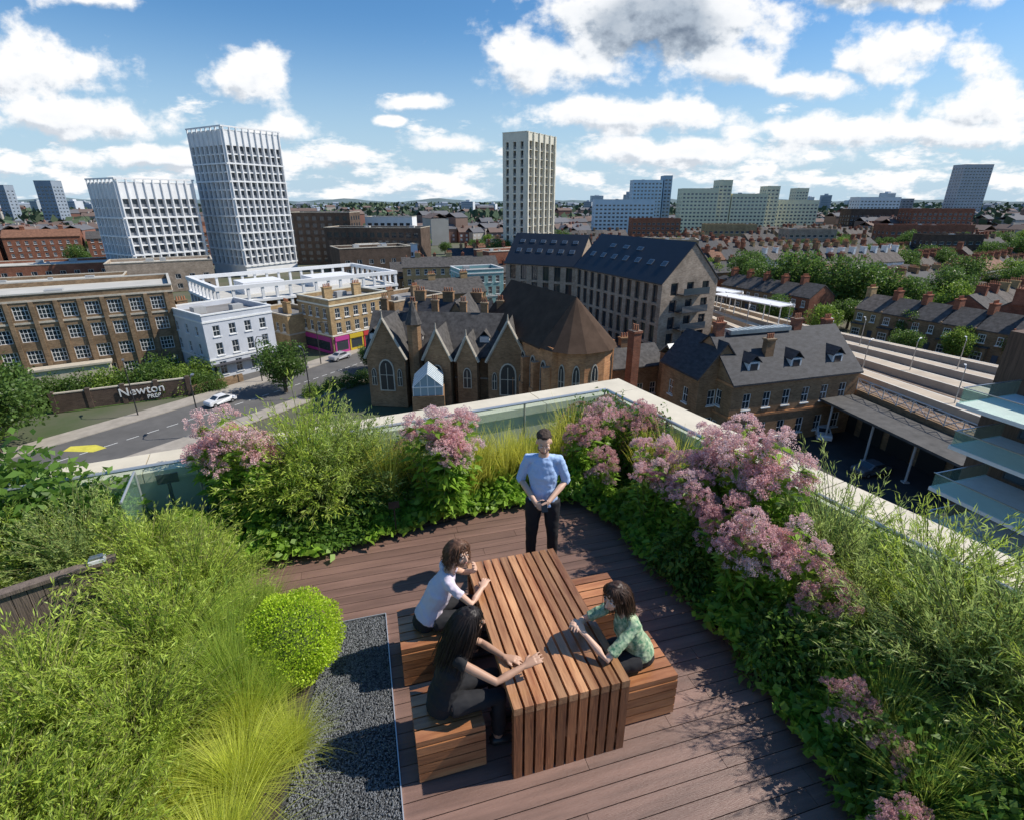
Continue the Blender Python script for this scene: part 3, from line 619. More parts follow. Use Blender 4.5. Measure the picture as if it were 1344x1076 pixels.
for t0,t1 in plts: strip(t0+.002,t0+.007,V+1.005,'platform_edge',pe); strip(t1-.007,t1-.002,V+1.005,'platform_edge',pe)
steel=M('steel_rail',(.42,.36,.32),.4,metal=.4)
for t in (.03,.065,.20,.225,.255,.28,.305,.45,.475,.505,.53,.555,.68,.705,.735,.76,.79,.815,.92,.95):
    strip(t,t+.004,V+.2,'rail',steel)
for i,(x,y,L_) in enumerate([(47,112,16),(50.5,97,16)]):
    r=thing('platform_canopy','white station platform canopy on thin posts','canopy',(x,y,V+1),yawof((-.45,.89)))
    b=MB(); b.box(0,-2.0,3.4,L_,2.0,3.6,0); b.box(-.2,-2.2,3.1,L_+.2,-2.0,3.7,0); part(r,'roof',b.mesh('roof',[render_w]))
    b=MB()
    for k in range(5): b.tube([(1+k*(L_-2)/4,0,0),(1+k*(L_-2)/4,0,3.4)],.12,6)
    part(r,'post',b.mesh('post',[white]))
rt=thing('platform_lamp','grey lamp post standing on the railway platform','lamp',(0,0,0),group='lamp posts along the platforms')
b=MB(); b.tube([(0,0,0),(0,0,4),(.3,0,4.3),(.7,0,4.35)],[.07,.05,.04,.04],6); part(rt,'post',b.mesh('post',[metal])); b=MB(); b.box(.6,-.1,4.3,1.1,.1,4.38); part(rt,'lamp_head',b.mesh('lamp_head',[white]))
first=True
for i in range(2,6):
    for t in (.14,.38,.62):
        for q in (0,.5):
            a=lerp(i,t);c=lerp(min(i+1,7),t); x=a[0]+(c[0]-a[0])*q; y=a[1]+(c[1]-a[1])*q
            if first: rt.location=(x,y,V+1); first=False
            else: clone(rt,(x,y,V+1),random.uniform(-.4,.4)+1)
r=thing('viaduct_parapet','white steel lattice parapet along the viaduct edge','parapet',data=None)
b=MB()
for i in range(2,4):
    a=Vector((*near[i],V));c=Vector((*near[i+1],V)); L=(c-a).length; d=(c-a)/L; k=0
    while k<L:
        p=a+d*k; q=a+d*min(L,k+2); b.tube([p+Vector((-.2,0,0)),p+Vector((-.2,0,1.5))],.07,4); b.tube([p+Vector((-.2,0,1.5)),q+Vector((-.2,0,1.5))],.07,4); b.tube([p+Vector((-.2,0,.1)),q+Vector((-.2,0,1.5))],.05,4); b.tube([q+Vector((-.2,0,.1)),p+Vector((-.2,0,1.5))],.05,4); k+=2
part(r,'railing',b.mesh('railing',[M('pale_grey_steel',(.5,.5,.5),.5)]))
for i in range(7):
    t=i/6; x=48.2+(43.8-48.2)*t; y=44+(68-44)*t
    r=thing('viaduct_arch','flat dark arch painted as a shaded opening in the viaduct side','arch',(x-.35,y,G),yawof((.18,-.98)) ,'viaduct arches')
    pts=[(-1.6,0),(1.6,0),(1.6,2.8)]+[(1.6*math.cos(a),2.8+1.6*math.sin(a)) for a in (.5,1.0,1.57,2.1,2.6)]+[(-1.6,2.8)]
    b=MB(); n=len(pts); b.add([(x_,-.05,z_) for x_,z_ in pts],[tuple(range(n))]); part(r,'opening',b.mesh('opening',[M('deep_shadow_brick',(.02,.02,.02))]))  # flat panel on the wall; near-black colour paints the shade of an opening
# station yard under a steel deck carried on pale columns
sp_=thing('steel_post','pale grey steel column in the station yard','post',(42.5,50,G),0,'steel columns in the yard'); b=MB(); b.tube([(0,0,0),(0,0,4.9)],.13,8); b.box(-.3,-.3,0,.3,.3,.15); part(sp_,'column',b.mesh('column',[MATS['pale_grey_steel']]))
for x,y in ((41.2,55),(39.6,60.5),(44,45.5),(38.6,65)): clone(sp_,(x,y,G),0)
r=thing('yard_canopy','dark flat canopy roof over the station yard edge','canopy',data=None); b=MB(); b.prism([(42.2,44),(47.6,45),(42.8,68),(37.8,67)],G+4.92,G+5.2); part(r,'roof',b.mesh('roof',[M('dark_felt',(.09,.085,.08),.9,.3,.8)]))
b=MB(); b.prism([(30,20),(49,42),(44,66),(24,56),(14,30)],G-.09,G-.02); struct('station_yard',b,[M('yard_tarmac',(.055,.052,.05),.9,.2,.5)])
gl_=bpy.data.materials.new('balustrade_glass'); gl_.use_nodes=True; nt=gl_.node_tree; pb=nt.nodes['Principled BSDF']; pb.inputs['Base Color'].default_value=(.55,.80,.70,1); pb.inputs['Roughness'].default_value=.03
tr_=nt.nodes.new('ShaderNodeBsdfTransparent'); tr_.inputs[0].default_value=(.88,.95,.92,1); mx=nt.nodes.new('ShaderNodeMixShader'); mx.inputs[0].default_value=.09; nt.links.new(tr_.outputs[0],mx.inputs[1]); nt.links.new(pb.outputs[0],mx.inputs[2]); nt.links.new(mx.outputs[0],nt.nodes['Material Output'].inputs[0])
r=thing('neighbouring_flats','timber clad apartment building with white glass fronted balconies','building',(33,24.5,G),yawof((-.3,.954)))
b=MB(); b.box(0,-16,0,10,-4.2,20); part(r,'wall',b.mesh('wall',[timberc])); b=MB(); b.box(.2,-4.1,0,1.6,-2.0,16); part(r,'timber_fin',b.mesh('timber_fin',[timberc]))
for k in range(4):
    z=6.4+k*3.1; s0=.6*(k%2)
    b=MB(); b.box(.5,-4.19,z,8.5,.8+s0,z+.26); part(r,'balcony_slab',b.mesh('balcony_slab',[white]))
    b=MB(); b.box(.6,.7+s0,z+.26,8.4,.73+s0,z+1.3); b.box(8.37,-4.1,z+.26,8.4,.69+s0,z+1.3); part(r,'balcony_glass',b.mesh('balcony_glass',[gl_]))
    b=MB(); b.box(.5,.68+s0,z+1.3,8.5,.75+s0,z+1.35);b.box(8.35,-4.1,z+1.3,8.42,.67+s0,z+1.35); part(r,'handrail',b.mesh('handrail',[metal]))
    part(r,'window',winmesh('modern',4,2.4,dframe,glassb),(5.5,-4.17,z+1.7),(0,0,math.pi))
# ------------------------------------------------------------ vehicles
def make_car(col,name,label,loc,yaw,group=None):
    r=thing(name,label,'car',loc,yaw,group); P=M('car_paint_'+col[0],col[1],.25,spec=.8)
    prof=[(-2.1,.35),(-2.15,.75),(-2.0,.95),(-1.2,1.02),(-.55,1.42),(.75,1.45),(1.45,1.05),(2.1,.85),(2.15,.4)]
    b=MB(); secs=[(-.86,.93),(-.80,1.0),(.80,1.0),(.86,.93)]; n=len(prof)
    vs=[]
    for y,s_ in secs: vs+=[(x*(s_ if z<1.1 else s_*.97),y*(1 if z<1.05 else .82),z*(.98 if s_<1 else 1)) for x,z in prof]
    fs=[(i*n+j,i*n+(j+1)%n,(i+1)*n+(j+1)%n,(i+1)*n+j) for i in range(3) for j in range(n)]+[tuple(range(n-1,-1,-1)),tuple(3*n+j for j in range(n))]
    b.add(vs,fs); part(r,'body',b.mesh('body',[P]))
    b=MB()
    b.quad((-1.17,-.62,1.06),(-1.17,.62,1.06),(-.62,.58,1.40),(-.62,-.58,1.40)); b.quad((1.44,.62,1.09),(1.44,-.62,1.09),(.82,-.58,1.44),(.82,.58,1.44))
    for s_ in (-1,1): b.quad((-1.05,s_*.835,1.06),(1.25,s_*.835,1.08),(.72,s_*.71,1.40),(-.5,s_*.71,1.38))
    part(r,'window',b.mesh('window',[glass]))
    wb=MB(); wb.tube([(0,-.1,0),(0,.1,0)],.32,16); wb.tube([(0,-.105,0),(0,.105,0)],.18,10,1); wm_=wb.mesh('wheel',[M('tyre',(.02,.02,.02)),metal])
    for x in (-1.35,1.35):
        for y in (-.8,.8): part(r,'wheel',wm_,(x,y,.32))
    hb=MB(); hb.box(2.02,-.12,.6,2.13,.12,.75); hm_=hb.mesh('headlight',[M('lamp_glass',(.8,.8,.8),.1)])
    for y in (-.62,.62): part(r,'headlight',hm_,(0,y,0))
    return r
ry=yawof((6,10.5))
make_car(('white',(.75,.75,.76)),'car','white car driving along the main street',(-43.6,73.6,G+.01),ry)
for i,(x,y,c,l) in enumerate([(-38.2,89,('grey',(.12,.12,.13)),'dark grey car parked outside the shops'),(-33,97.5,('silver',(.4,.4,.42)),'silver car parked outside the shops'),(-25.5,110,('blue',(.05,.09,.2)),'dark blue car parked by the kerb'),(-21,104.5,('black',(.02,.02,.02)),'black car driving down the street')]): make_car(c,'car',l,(x,y,G+.01),ry,None)
make_car(('white',(.75,.75,.76)),'car','white car parked beside the railway arches',(40.0,62,G+.01),1.2)
for x,y,yw in ((37,66,1.0),(40,52,.3)): make_car(('grey',(.12,.12,.13)),'car','dark grey car parked in the station yard',(x,y,G+.01),yw,'cars in the station yard')
sl_=thing('street_lamp','tall grey street lamp beside the road','street lamp',(-42,84,G),0,'street lamps along the road')
b=MB(); b.tube([(0,0,0),(0,0,7),(.4,0,7.7),(1.4,0,7.8)],[.1,.07,.06,.05],6); part(sl_,'post',b.mesh('post',[darkiron])); b=MB(); b.box(1.3,-.15,7.7,2.1,.15,7.85); part(sl_,'lamp_head',b.mesh('lamp_head',[metal]))
for x,y in ((-53,69),(-35.5,94),(-31,76),(-40,62)): clone(sl_,(x,y,G),random.uniform(0,3))
tr=thing('train','red and orange commuter train on the tracks','train',(-205,205,G+2),yawof((.9,.43)))
b=MB()
for k in range(4): b.box(k*20.5,-1.4,0,k*20.5+20,1.4,3.3,0); b.box(k*20.5+.3,-1.2,3.3,k*20.5+19.7,1.2,3.6,2); b.box(k*20.5+.5,-1.42,1.5,k*20.5+19.5,-1.401,2.5,1)
part(tr,'carriage',b.mesh('carriage',[M('train_red',(.5,.09,.03),.4),glass,flat]))
# ------------------------------------------------------------ foliage
def leafmat(name,c,isl=.34,tr=.50): return M(name,c,.45,col2=tuple(min(.8,x*1.35) for x in c),scale=1.2,island=isl,trans=tr,spec=.45,detail=1)
lm_w=leafmat('willow_leaves',(.42,.52,.085)); lm_w2=leafmat('grey_green_leaves',(.38,.47,.14)); lm_d=leafmat('dark_broad_leaves',(.12,.22,.035)); lm_m=leafmat('mid_green_leaves',(.25,.41,.05)); lm_y=leafmat('lime_leaves',(.44,.58,.04)); lm_g=leafmat('grass_blades',(.56,.60,.10)); lm_g2=leafmat('yellow_iris_blades',(.56,.55,.10))
lm_t=leafmat('tree_leaves',(.10,.17,.035)); lm_t2=leafmat('light_tree_leaves',(.19,.28,.045)); lm_r=leafmat('reddish_leaves',(.34,.21,.15))
pinkm=leafmat('pink_florets',(.82,.50,.49),.22,.35); pinkd=leafmat('dusky_pink_florets',(.70,.40,.39),.22,.35)
bark=M('bark',(.11,.08,.055),.9,.3,3,.5); twig=M('twig_green',(.20,.20,.07),.8)
def nrm(a): return a/np.maximum(np.linalg.norm(a,axis=1,keepdims=True),1e-6)
def leaf_arr(pos,dr,L,Wd,droop=.15):
    n=len(pos); dr=nrm(dr); sd=nrm(np.cross(dr,rng.normal(size=(n,3)))); L=np.asarray(L).reshape(-1,1)*np.ones((n,1)); Wd=np.asarray(Wd).reshape(-1,1)*np.ones((n,1))
    dz=np.array([0,0,1.])*L*droop
    v=np.stack([pos,pos+dr*L*.45+sd*Wd/2,pos+dr*L-dz,pos+dr*L*.45-sd*Wd/2],1).reshape(-1,3)
    return v,np.arange(4*n).reshape(n,4)
def np_mesh(name,parts,mats):
    vs=[];fs=[];ms=[];o=0
    for v,f,mi in parts: vs.append(v);fs.append(f+o);ms.append(np.full(len(f),mi));o+=len(v)
    v=np.concatenate(vs);f=np.concatenate(fs);m=np.concatenate(ms).astype(np.int32); nf=len(f)
    me=bpy.data.meshes.new(name); me.vertices.add(len(v)); me.vertices.foreach_set('co',v.astype(np.float32).ravel()); me.loops.add(nf*4); me.loops.foreach_set('vertex_index',f.astype(np.int32).ravel())
    me.polygons.add(nf); me.polygons.foreach_set('loop_start',np.arange(0,nf*4,4,dtype=np.int32))
    for q in mats: me.materials.append(q)
    me.polygons.foreach_set('material_index',m); me.update(calc_edges=True); me.validate(); return me
def stems_arr(P0,P1,r):
    d=nrm(P1-P0); out=[]
    for k in range(2):
        s_=nrm(np.cross(d,rng.normal(size=d.shape)))*r; out.append(np.stack([P0-s_,P0+s_,P1+s_*.4,P1-s_*.4],1).reshape(-1,3))
    v=np.concatenate(out); return v,np.arange(len(v)).reshape(-1,4)
def willow(name,R,H,nst,nl,L=.062,W=.011,m=lm_w):
    n=nst; a=rng.uniform(0,2*np.pi,n); e=np.arccos(rng.uniform(-.05,1,n)); rad=rng.uniform(.70,1.12,n)*(1+.16*np.sin(3*a+1)+.12*np.sin(5*a))
    tip=np.stack([np.sin(e)*np.cos(a)*R*rad,np.sin(e)*np.sin(a)*R*rad,.30*H+np.cos(e)*H*.70*rad],1); base=np.stack([rng.normal(0,.07,n),rng.normal(0,.07,n),np.zeros(n)],1)
    mid=(base+tip)/2; mid[:,2]+=.12*H; mid[:,:2]*=.75
    t=rng.uniform(.38,1.0,(n,nl)); t=t[...,None]
    p=(1-t)**2*base[:,None]+2*t*(1-t)*mid[:,None]+t*t*tip[:,None]; tg=2*(1-t)*(mid-base)[:,None]+2*t*(tip-mid)[:,None]
    p=p.reshape(-1,3)+rng.normal(0,.014,(n*nl,3)); tg=nrm(tg.reshape(-1,3)); d=tg*.9+rng.normal(0,.5,(n*nl,3)); d[:,2]+=.12
    lv,lf=leaf_arr(p,d,rng.uniform(.6,1.4,n*nl)*L,W,.12); s1=stems_arr(base,mid,.006); s2=stems_arr(mid,tip,.004)
    return np_mesh(name,[(lv,lf,0),(*s1,1),(*s2,1)],[m,twig])
wv=[willow('foliage',.8,1.15,460,46),willow('foliage',.75,1.2,440,46,m=lm_w2),willow('foliage',.85,1.1,480,46)]
wv2=[willow('foliage',.8,1.25,230,44,L=.075,W=.0085,m=lm_w2),willow('foliage',.85,1.2,240,44,L=.075,W=.0085)]
def plant(name,label,cat,me,loc,yaw,sc=1,group=None,pn='foliage'):
    r=thing(name,label,cat,loc,yaw,group); r.scale=(sc,sc,sc) if not isinstance(sc,tuple) else sc; part(r,pn,me); return r
LB=[(-5.6,4.75,1.0,0),(-4.8,4.85,1.0,1),(-4.0,4.75,1.0,2),(-3.25,4.35,.95,0),(-6.3,4.4,1,2),(-3.1,3.6,1.0,2),(-3.65,2.9,1.0,0),(-2.85,2.75,.9,0),(-3.3,2.1,1.0,2),(-2.7,1.95,.85,2),(-4.2,2.2,1.0,0),(-2.6,1.3,.85,0),(-3.4,1.2,1,0),(-4.55,3.0,.72,2),(-5.1,2.6,.8,1),(-4.1,3.3,.75,0),(-5.0,2.0,.9,2)]
for i,(x,y,s_,k) in enumerate(LB): plant('willow_shrub','feathery green narrow leaved shrub in the planting bed','shrub',wv[k],(x,y,.0),i*1.3,s_,'feathery shrubs')
for x,y,s_,k in [(-2.8,6.45,1.25,0),(-2.25,6.6,1.05,1)]: plant('willow_shrub','tall rounded grey green shrub beside the parapet','shrub',wv[k],(x,y,.05),x,(s_,s_,s_*1.15),'tall rounded shrubs')
for x,y,s_,k in [(3.45,4.75,1.1,0),(3.95,4.0,1.15,1),(3.75,3.2,1.2,0),(4.3,2.5,1.25,1),(3.3,4.0,.9,0),(4.1,3.3,1.25,0),(3.8,2.3,1.0,1)]: plant('willow_shrub','tall wispy grey green shrub beside the glass balustrade','shrub',wv2[k],(x,y,.05),x*3,(s_,s_,s_*1.15),'tall wispy shrubs')
n=19000; q=nrm(rng.normal(size=(n,3))); rr=.41*(1+.09*np.sin(q[:,0]*7)*np.sin(q[:,1]*6+q[:,2]*5))*rng.uniform(.80,1.10,n); p=q*rr[:,None]; p[:,2]+=.36
ok=p[:,2]>.0; p=p[ok];q=q[ok]; lv,lf=leaf_arr(p,q+rng.normal(0,.7,p.shape),.026,.014,0)
r=plant('box_ball','round clipped lime green box shrub beside the gravel','shrub',np_mesh('foliage',[(lv,lf,0)],[lm_y]),(-2.08,3.80,.05),0,(1.06,1.02,.95)); b=MB(); b.ell((0,0,.36),(.31,.31,.31)); part(r,'dark_core',b.mesh('dark_core',[M('shrub_core',(.06,.09,.015))],True))  # solid dark ellipsoid inside; the shrub's inner shade is put into its colour
def grass(name,nb,L,spread,m,w=.006,up=1.2,seg=5):
    a=rng.uniform(0,2*np.pi,nb); d=np.stack([np.cos(a),np.sin(a),np.zeros(nb)],1); b0=d*rng.uniform(0,.1,(nb,1)); Ln=L*rng.uniform(.6,1.1,(nb,1)); ou=spread*rng.uniform(.1,1,(nb,1)); sd=np.stack([-np.sin(a),np.cos(a),np.zeros(nb)],1)+rng.normal(0,.4,(nb,3)); sd=nrm(sd)
    sway=rng.normal(0,.12,(nb,3)); sway[:,2]=0
    ts=np.linspace(0,1,seg+1); rows=[]
    for t in ts:
        c=b0+d*Ln*ou*(t**1.6)+sway*Ln*t*t+np.array([0,0,1.])*Ln*(t*up*(1-.55*ou*t)); ww=w*(1-t*.9)
        rows.append((c-sd*ww,c+sd*ww))
    V=np.stack([x for r_ in rows for x in r_],1)
    k=2*(seg+1); f=np.concatenate([np.stack([np.arange(nb)*k+2*i,np.arange(nb)*k+2*i+1,np.arange(nb)*k+2*i+3,np.arange(nb)*k+2*i+2],1) for i in range(seg)])
    return np_mesh(name,[(V.reshape(-1,3),f,0)],[m])
gA=grass('blades',1300,.60,.95,lm_g,.0035); gB=grass('blades',1000,.8,.6,leafmat('green_grass',(.40,.50,.09)),.004); gC=grass('blades',300,.95,.42,lm_g2,.010,1.15)
for x,y,s_ in [(-2.15,3.0,1.0),(-1.98,2.55,1.05),(-1.85,2.05,1.05),(-2.35,2.4,.9),(-2.0,1.6,1.1),(-1.75,2.9,.75)]: plant('grass_clump','bright arching ornamental grass beside the gravel strip','grass',gA,(x,y,.05),x*9,s_,'bright grasses',pn='blades')
for x,y,s_ in [(-2.5,3.4,1.05),(-2.62,3.8,1.05),(-2.3,3.25,1.0),(-2.5,4.1,.9),(-2.05,3.3,.7),(3.0,3.0,.9),(2.9,2.4,.9)]: plant('grass_clump','tall green feathery grass clump in the bed','grass',gB,(x,y,.05),x*7,s_,'tall green grasses',pn='blades')
for i,(x,y) in enumerate([(-.35,6.9),(-.1,7.05),(-.6,6.75),(.25,7.2),(.75,7.5),(1.0,7.75),(.55,7.4),(-1.4,6.75),(-1.75,6.5),(-.45,7.15),(2.0,7.1),(2.3,6.6),(.1,7.35)]): plant('iris_clump','yellow green sword leaved iris clump','plant',gC,(x,y,.05),i,.9+.13*(i%3),'iris clumps',pn='blades')
def joepye(nst,H,spread,m):
    parts=[]; a=rng.uniform(0,2*np.pi,nst); rr=np.sqrt(rng.uniform(0.02,1,nst)); P0=np.stack([np.cos(a)*rr*.15,np.sin(a)*rr*.15,np.zeros(nst)],1); hh=H*rng.uniform(.66,1.08,nst)*(1-.2*rr); P1=np.stack([np.cos(a)*rr*spread,np.sin(a)*rr*spread,hh],1)
    s1=stems_arr(P0,P1,.006); parts.append((*s1,1))
    ps=[];ds=[]
    for t in np.linspace(.15,.93,9):
        c=P0+(P1-P0)*t
        for k in range(5):
            an=rng.uniform(0,2*np.pi,nst); ps.append(c); ds.append(np.stack([np.cos(an),np.sin(an),rng.uniform(-.1,.5,nst)],1))
    ps=np.concatenate(ps);ds=np.concatenate(ds); lv,lf=leaf_arr(ps,ds,rng.uniform(.11,.21,len(ps)),.06,.3); parts.append((lv,lf,0))
    fp=[]
    for i in range(nst):
        R=rng.uniform(.10,.17)
        for k in range(26):
            an=rng.uniform(0,6.28); q=R*math.sqrt(rng.uniform(0,1)); c=P1[i]+np.array([math.cos(an)*q,math.sin(an)*q,.09-q*q*5+rng.uniform(-.06,.03)])
            u=nrm(rng.normal(size=(44,3))); fp.append(c+u*rng.uniform(.016,.036))
    fp=np.concatenate(fp); lv,lf=leaf_arr(fp,rng.normal(size=fp.shape)+np.array([0,0,.5]),.016,.012,0); parts.append((lv,lf,2))
    return np_mesh('stems_and_flowers',parts,[lm_m,twig,m])
jv=[joepye(15,1.5,.36,pinkm),joepye(13,1.35,.34,pinkd),joepye(17,1.55,.40,pinkm)]
for i,(x,y,s_,k) in enumerate([(-3.75,6.2,1.1,2),(-3.4,6.0,1.0,0),(-1.0,6.35,1.08,2),(-.85,6.55,1.02,0),(1.15,7.2,.85,1),(1.45,7.6,.85,0),(2.0,7.4,.95,1),(1.95,6.3,.85,0),(1.85,5.9,.75,2),(2.1,5.4,.82,0),(2.45,6.0,1.0,2),(2.8,5.75,1.15,0),(2.95,5.3,1.15,2),(2.45,4.95,.85,1),(2.45,4.5,.82,0),(2.75,4.3,.85,2),(2.95,3.9,.72,1),(2.65,3.0,.5,1),(2.75,2.6,.45,1),(2.55,2.2,.42,1),(1.3,6.75,.65,1)]):
    plant('joe_pye_weed','tall pink flowering perennial with domed flower clusters','flowering plant',jv[k],(x,y,.05),i*2.1,s_,'pink flowering perennials',pn='stems_and_flowers')
def broad(name,R,H,n,L,m,m2=None,fr=.0):
    q=nrm(rng.normal(size=(n,3))); q[:,2]=np.abs(q[:,2]); rr=rng.uniform(.5,1.05,n)*(1+.15*np.sin(q[:,0]*7)*np.sin(q[:,1]*6)); p=q*rr[:,None]*np.array([R,R,H]); lv,lf=leaf_arr(p,q*.6+rng.normal(0,.6,q.shape),rng.uniform(.7,1.3,n)*L,L*.5,.25)
    parts=[(lv,lf,0)]
    if m2:
        k=int(n*fr); q=nrm(rng.normal(size=(k,3))); q[:,2]=np.abs(q[:,2]); p=q*np.array([R,R,H])*1.02; lv,lf=leaf_arr(p,q+rng.normal(0,.5,q.shape),L*.4,L*.3,0); parts.append((lv,lf,1))
    return np_mesh(name,parts,[m]+([m2] if m2 else []))
bv=broad('foliage',.55,1.2,3600,.075,lm_d,lm_r,.5); bv2=broad('foliage',.6,.9,2600,.10,lm_d)
for x,y,s_ in [(1.6,8.0,1.0),(1.15,8.0,.9),(2.15,7.5,.95),(-1.5,6.85,.8)]: plant('viburnum_shrub','dark green shrub with reddish seed heads','shrub',bv,(x,y,.05),x,s_,'dark shrubs with seed heads')
for x,y,s_ in [(-5.95,5.35,1.6),(-5.35,5.35,1.35),(-6.6,5.2,1.6),(-4.95,5.35,.95),(2.9,4.8,.9),(3.0,3.3,.8),(2.9,2.6,.8),(-2.0,6.35,.7),(2.2,5.2,.8),(2.5,5.6,.9),(3.3,2.0,.9),(2.6,3.8,.7)]: plant('leafy_shrub','dense dark green broad leaved shrub in the bed','shrub',bv2,(x,y,.05),x,s_,'dark broad leaved shrubs')
deck_edge=[(-4.0,5.15),(-3.54,5.39),(-2.45,5.54),(-1.58,6.04),(.20,6.78),(1.01,6.86),(1.47,6.22),(1.96,4.72),(2.4,3.61),(2.55,2.47),(2.75,1.2),(2.9,-1)]
outer=[(-4.5,5.95),(-3.3,6.45),(-2.1,7.02),(-.5,7.75),(.75,8.3),(1.5,8.7),(2.15,7.5),(2.9,6.05),(3.65,4.6),(4.4,3.1),(5.05,1.8),(6.05,-1)]
def edge_pts(n,bias=1.5):
    t=rng.uniform(0,len(deck_edge)-1.001,n); i=t.astype(int); f=(t-i)[:,None]; A=np.array(deck_edge);O=np.array(outer)
    a=A[i]*(1-f)+A[i+1]*f; o=O[i]*(1-f)+O[i+1]*f; s_=rng.uniform(0,1,n)[:,None]**bias; return a*(1-s_)+o*s_, s_[:,0]
xy,s_=edge_pts(50000,1.35); xy+=rng.normal(0,.07,xy.shape); hgt=(.14+.34*np.clip(s_*3,0,1))*(.75+.5*np.sin(xy[:,0]*5)*np.sin(xy[:,1]*4.3)); z=.06+hgt*rng.uniform(.2,1,len(s_))
p=np.concatenate([xy,z[:,None]],1); d=rng.normal(size=p.shape); d[:,2]=np.abs(d[:,2])*.5+.1
k=np.sin(xy[:,0]*2.3+1)*np.sin(xy[:,1]*2.9)>-.2; parts=[]
for mi,sel,L_,W_ in ((0,k,.125,.085),(1,~k,.08,.055)):
    lv,lf=leaf_arr(p[sel],d[sel],rng.uniform(.5,1.3,sel.sum())*L_,W_,.3); parts.append((lv,lf,mi))
thing('ground_cover','dense leafy green ground cover along the deck edge','plants',data=np_mesh('ground_cover',parts,[lm_m,lm_d]),kind='stuff')
soil=M('dark_soil',(.05,.037,.027),.95,.3,8,.5)
b=MB()
for i in range(len(deck_edge)-1):
    a,c=deck_edge[i],deck_edge[i+1]; o,o2=outer[i],outer[i+1]
    b.quad((*a,.06),(*c,.06),(*o2,.06),(*o,.06)); b.quad((*c,.06),(*a,.06),(*a,-.05),(*c,-.05))
struct('planting_soil',b,[soil])
# ------------------------------------------------------------ terrace structure
e1=Vector((.9613,.2756,0)); e2=Vector((-.2756,.9613,0)); FY=math.atan2(e1.y,e1.x)
def AB(a,b_,z=0): return e1*a+e2*b_+Vector((0,0,z))
woodd=M('composite_decking',(.20,.118,.092),.45,.28,1.2,.25,bscale=30,stretch=(.6,8,8),island=.16)
b=MB(); bb=-1.5
while bb<8.2:
    a0=-.075 if bb<4.72 else -4.0
    xx=a0; jit=random.uniform(1.2,3.2)
    while xx<5.5:
        x1=min(5.5,xx+jit); b.box(xx,bb,-.03,x1-.004,bb+.138,0); xx=x1; jit=3.2
    bb+=.145
thing('deck_floor',None,None,(0,0,0),FY,data=b.mesh('deck_floor',[woodd]),kind='structure')
cop=M('cream_coping',(.66,.59,.46),.7,.10,1.5,.1)
C0=Vector((2.14,10.04,0)); eL=Vector((-.907,-.421,0)); nL=Vector((.421,-.907,0)); eR=Vector((.452,-.892,0)); nR=Vector((-.892,-.452,0))
A_=C0+eL*16; B_=C0+eR*16
r=thing('terrace_building','our own building block carrying the roof terrace','building'); b=MB()
b.prism([(A_.x,A_.y),(-12,-8),(8,-8),(B_.x,B_.y),(C0.x,C0.y)],G,-.06); part(r,'wall',b.mesh('wall',[paleb]))
r=thing('parapet','cream coated parapet wall with wide flat coping','parapet')
b=MB()
def seg(b,P0,P1,n_,o0,o1,z0,z1,mi=0): b.prism([(q.x,q.y) for q in (P0+n_*o0,P1+n_*o0,P1+n_*o1,P0+n_*o1)],z0,z1,mi)
seg(b,C0,A_,nL,.04,.60,-.05,.76); seg(b,C0+nL*.64,B_,nR,.04,.66,-.05,.76); part(r,'wall',b.mesh('wall',[M('parapet_render',(.60,.56,.47),.8,.1,1)]))
b=MB()
for i in range(8):
    a=C0+eL*(i*2.0); c=C0+eL*(i*2.0+1.985); seg(b,a,c,nL,0,.66,.762,.9)
    a=C0+nL*.663+eR*(i*2.0); c=C0+nL*.663+eR*(i*2.0+1.985); seg(b,a,c,nR,0,.72,.762,.9)
part(r,'coping',b.mesh('coping',[cop]))
KI=C0+nL*.92+nR*.98
rail_m=M('satin_rail',(.5,.52,.53),.3,metal=.5)
def balus(P0,d,L,n_,label,z1=1.12,rr=.026):
    r=thing('glass_balustrade',label,'balustrade'); np_=max(1,int(L/1.4))
    for i in range(np_):
        a=P0+d*(L*i/np_+.012); c=P0+d*(L*(i+1)/np_-.012); b=MB(); seg(b,a,c,n_,-.008,.008,.06,z1-.02); part(r,'glass_panel',b.mesh('glass_panel',[gl_]))
        b=MB(); b.tube([a+Vector((0,0,-.05)),a+Vector((0,0,z1))],.018,6); part(r,'post',b.mesh('post',[rail_m]))
    b=MB(); b.tube([P0+Vector((0,0,z1)),P0+d*L+Vector((0,0,z1))],rr,8); part(r,'handrail',b.mesh('handrail',[rail_m])); b=MB(); seg(b,P0,P0+d*L,n_,-.05,.05,-.03,.058); part(r,'base_channel',b.mesh('base_channel',[rail_m]))
balus(KI,eL,9.5,nL,'frameless glass balustrade with tubular steel handrail'); balus(KI+eR*.05,eR,12,nR,'long glass balustrade beside the wide coping')
P_=KI+eL*7.0; balus(P_+nL*.06,nL,.8,eL,'short return of glass balustrade in the bed',1.10,.014)
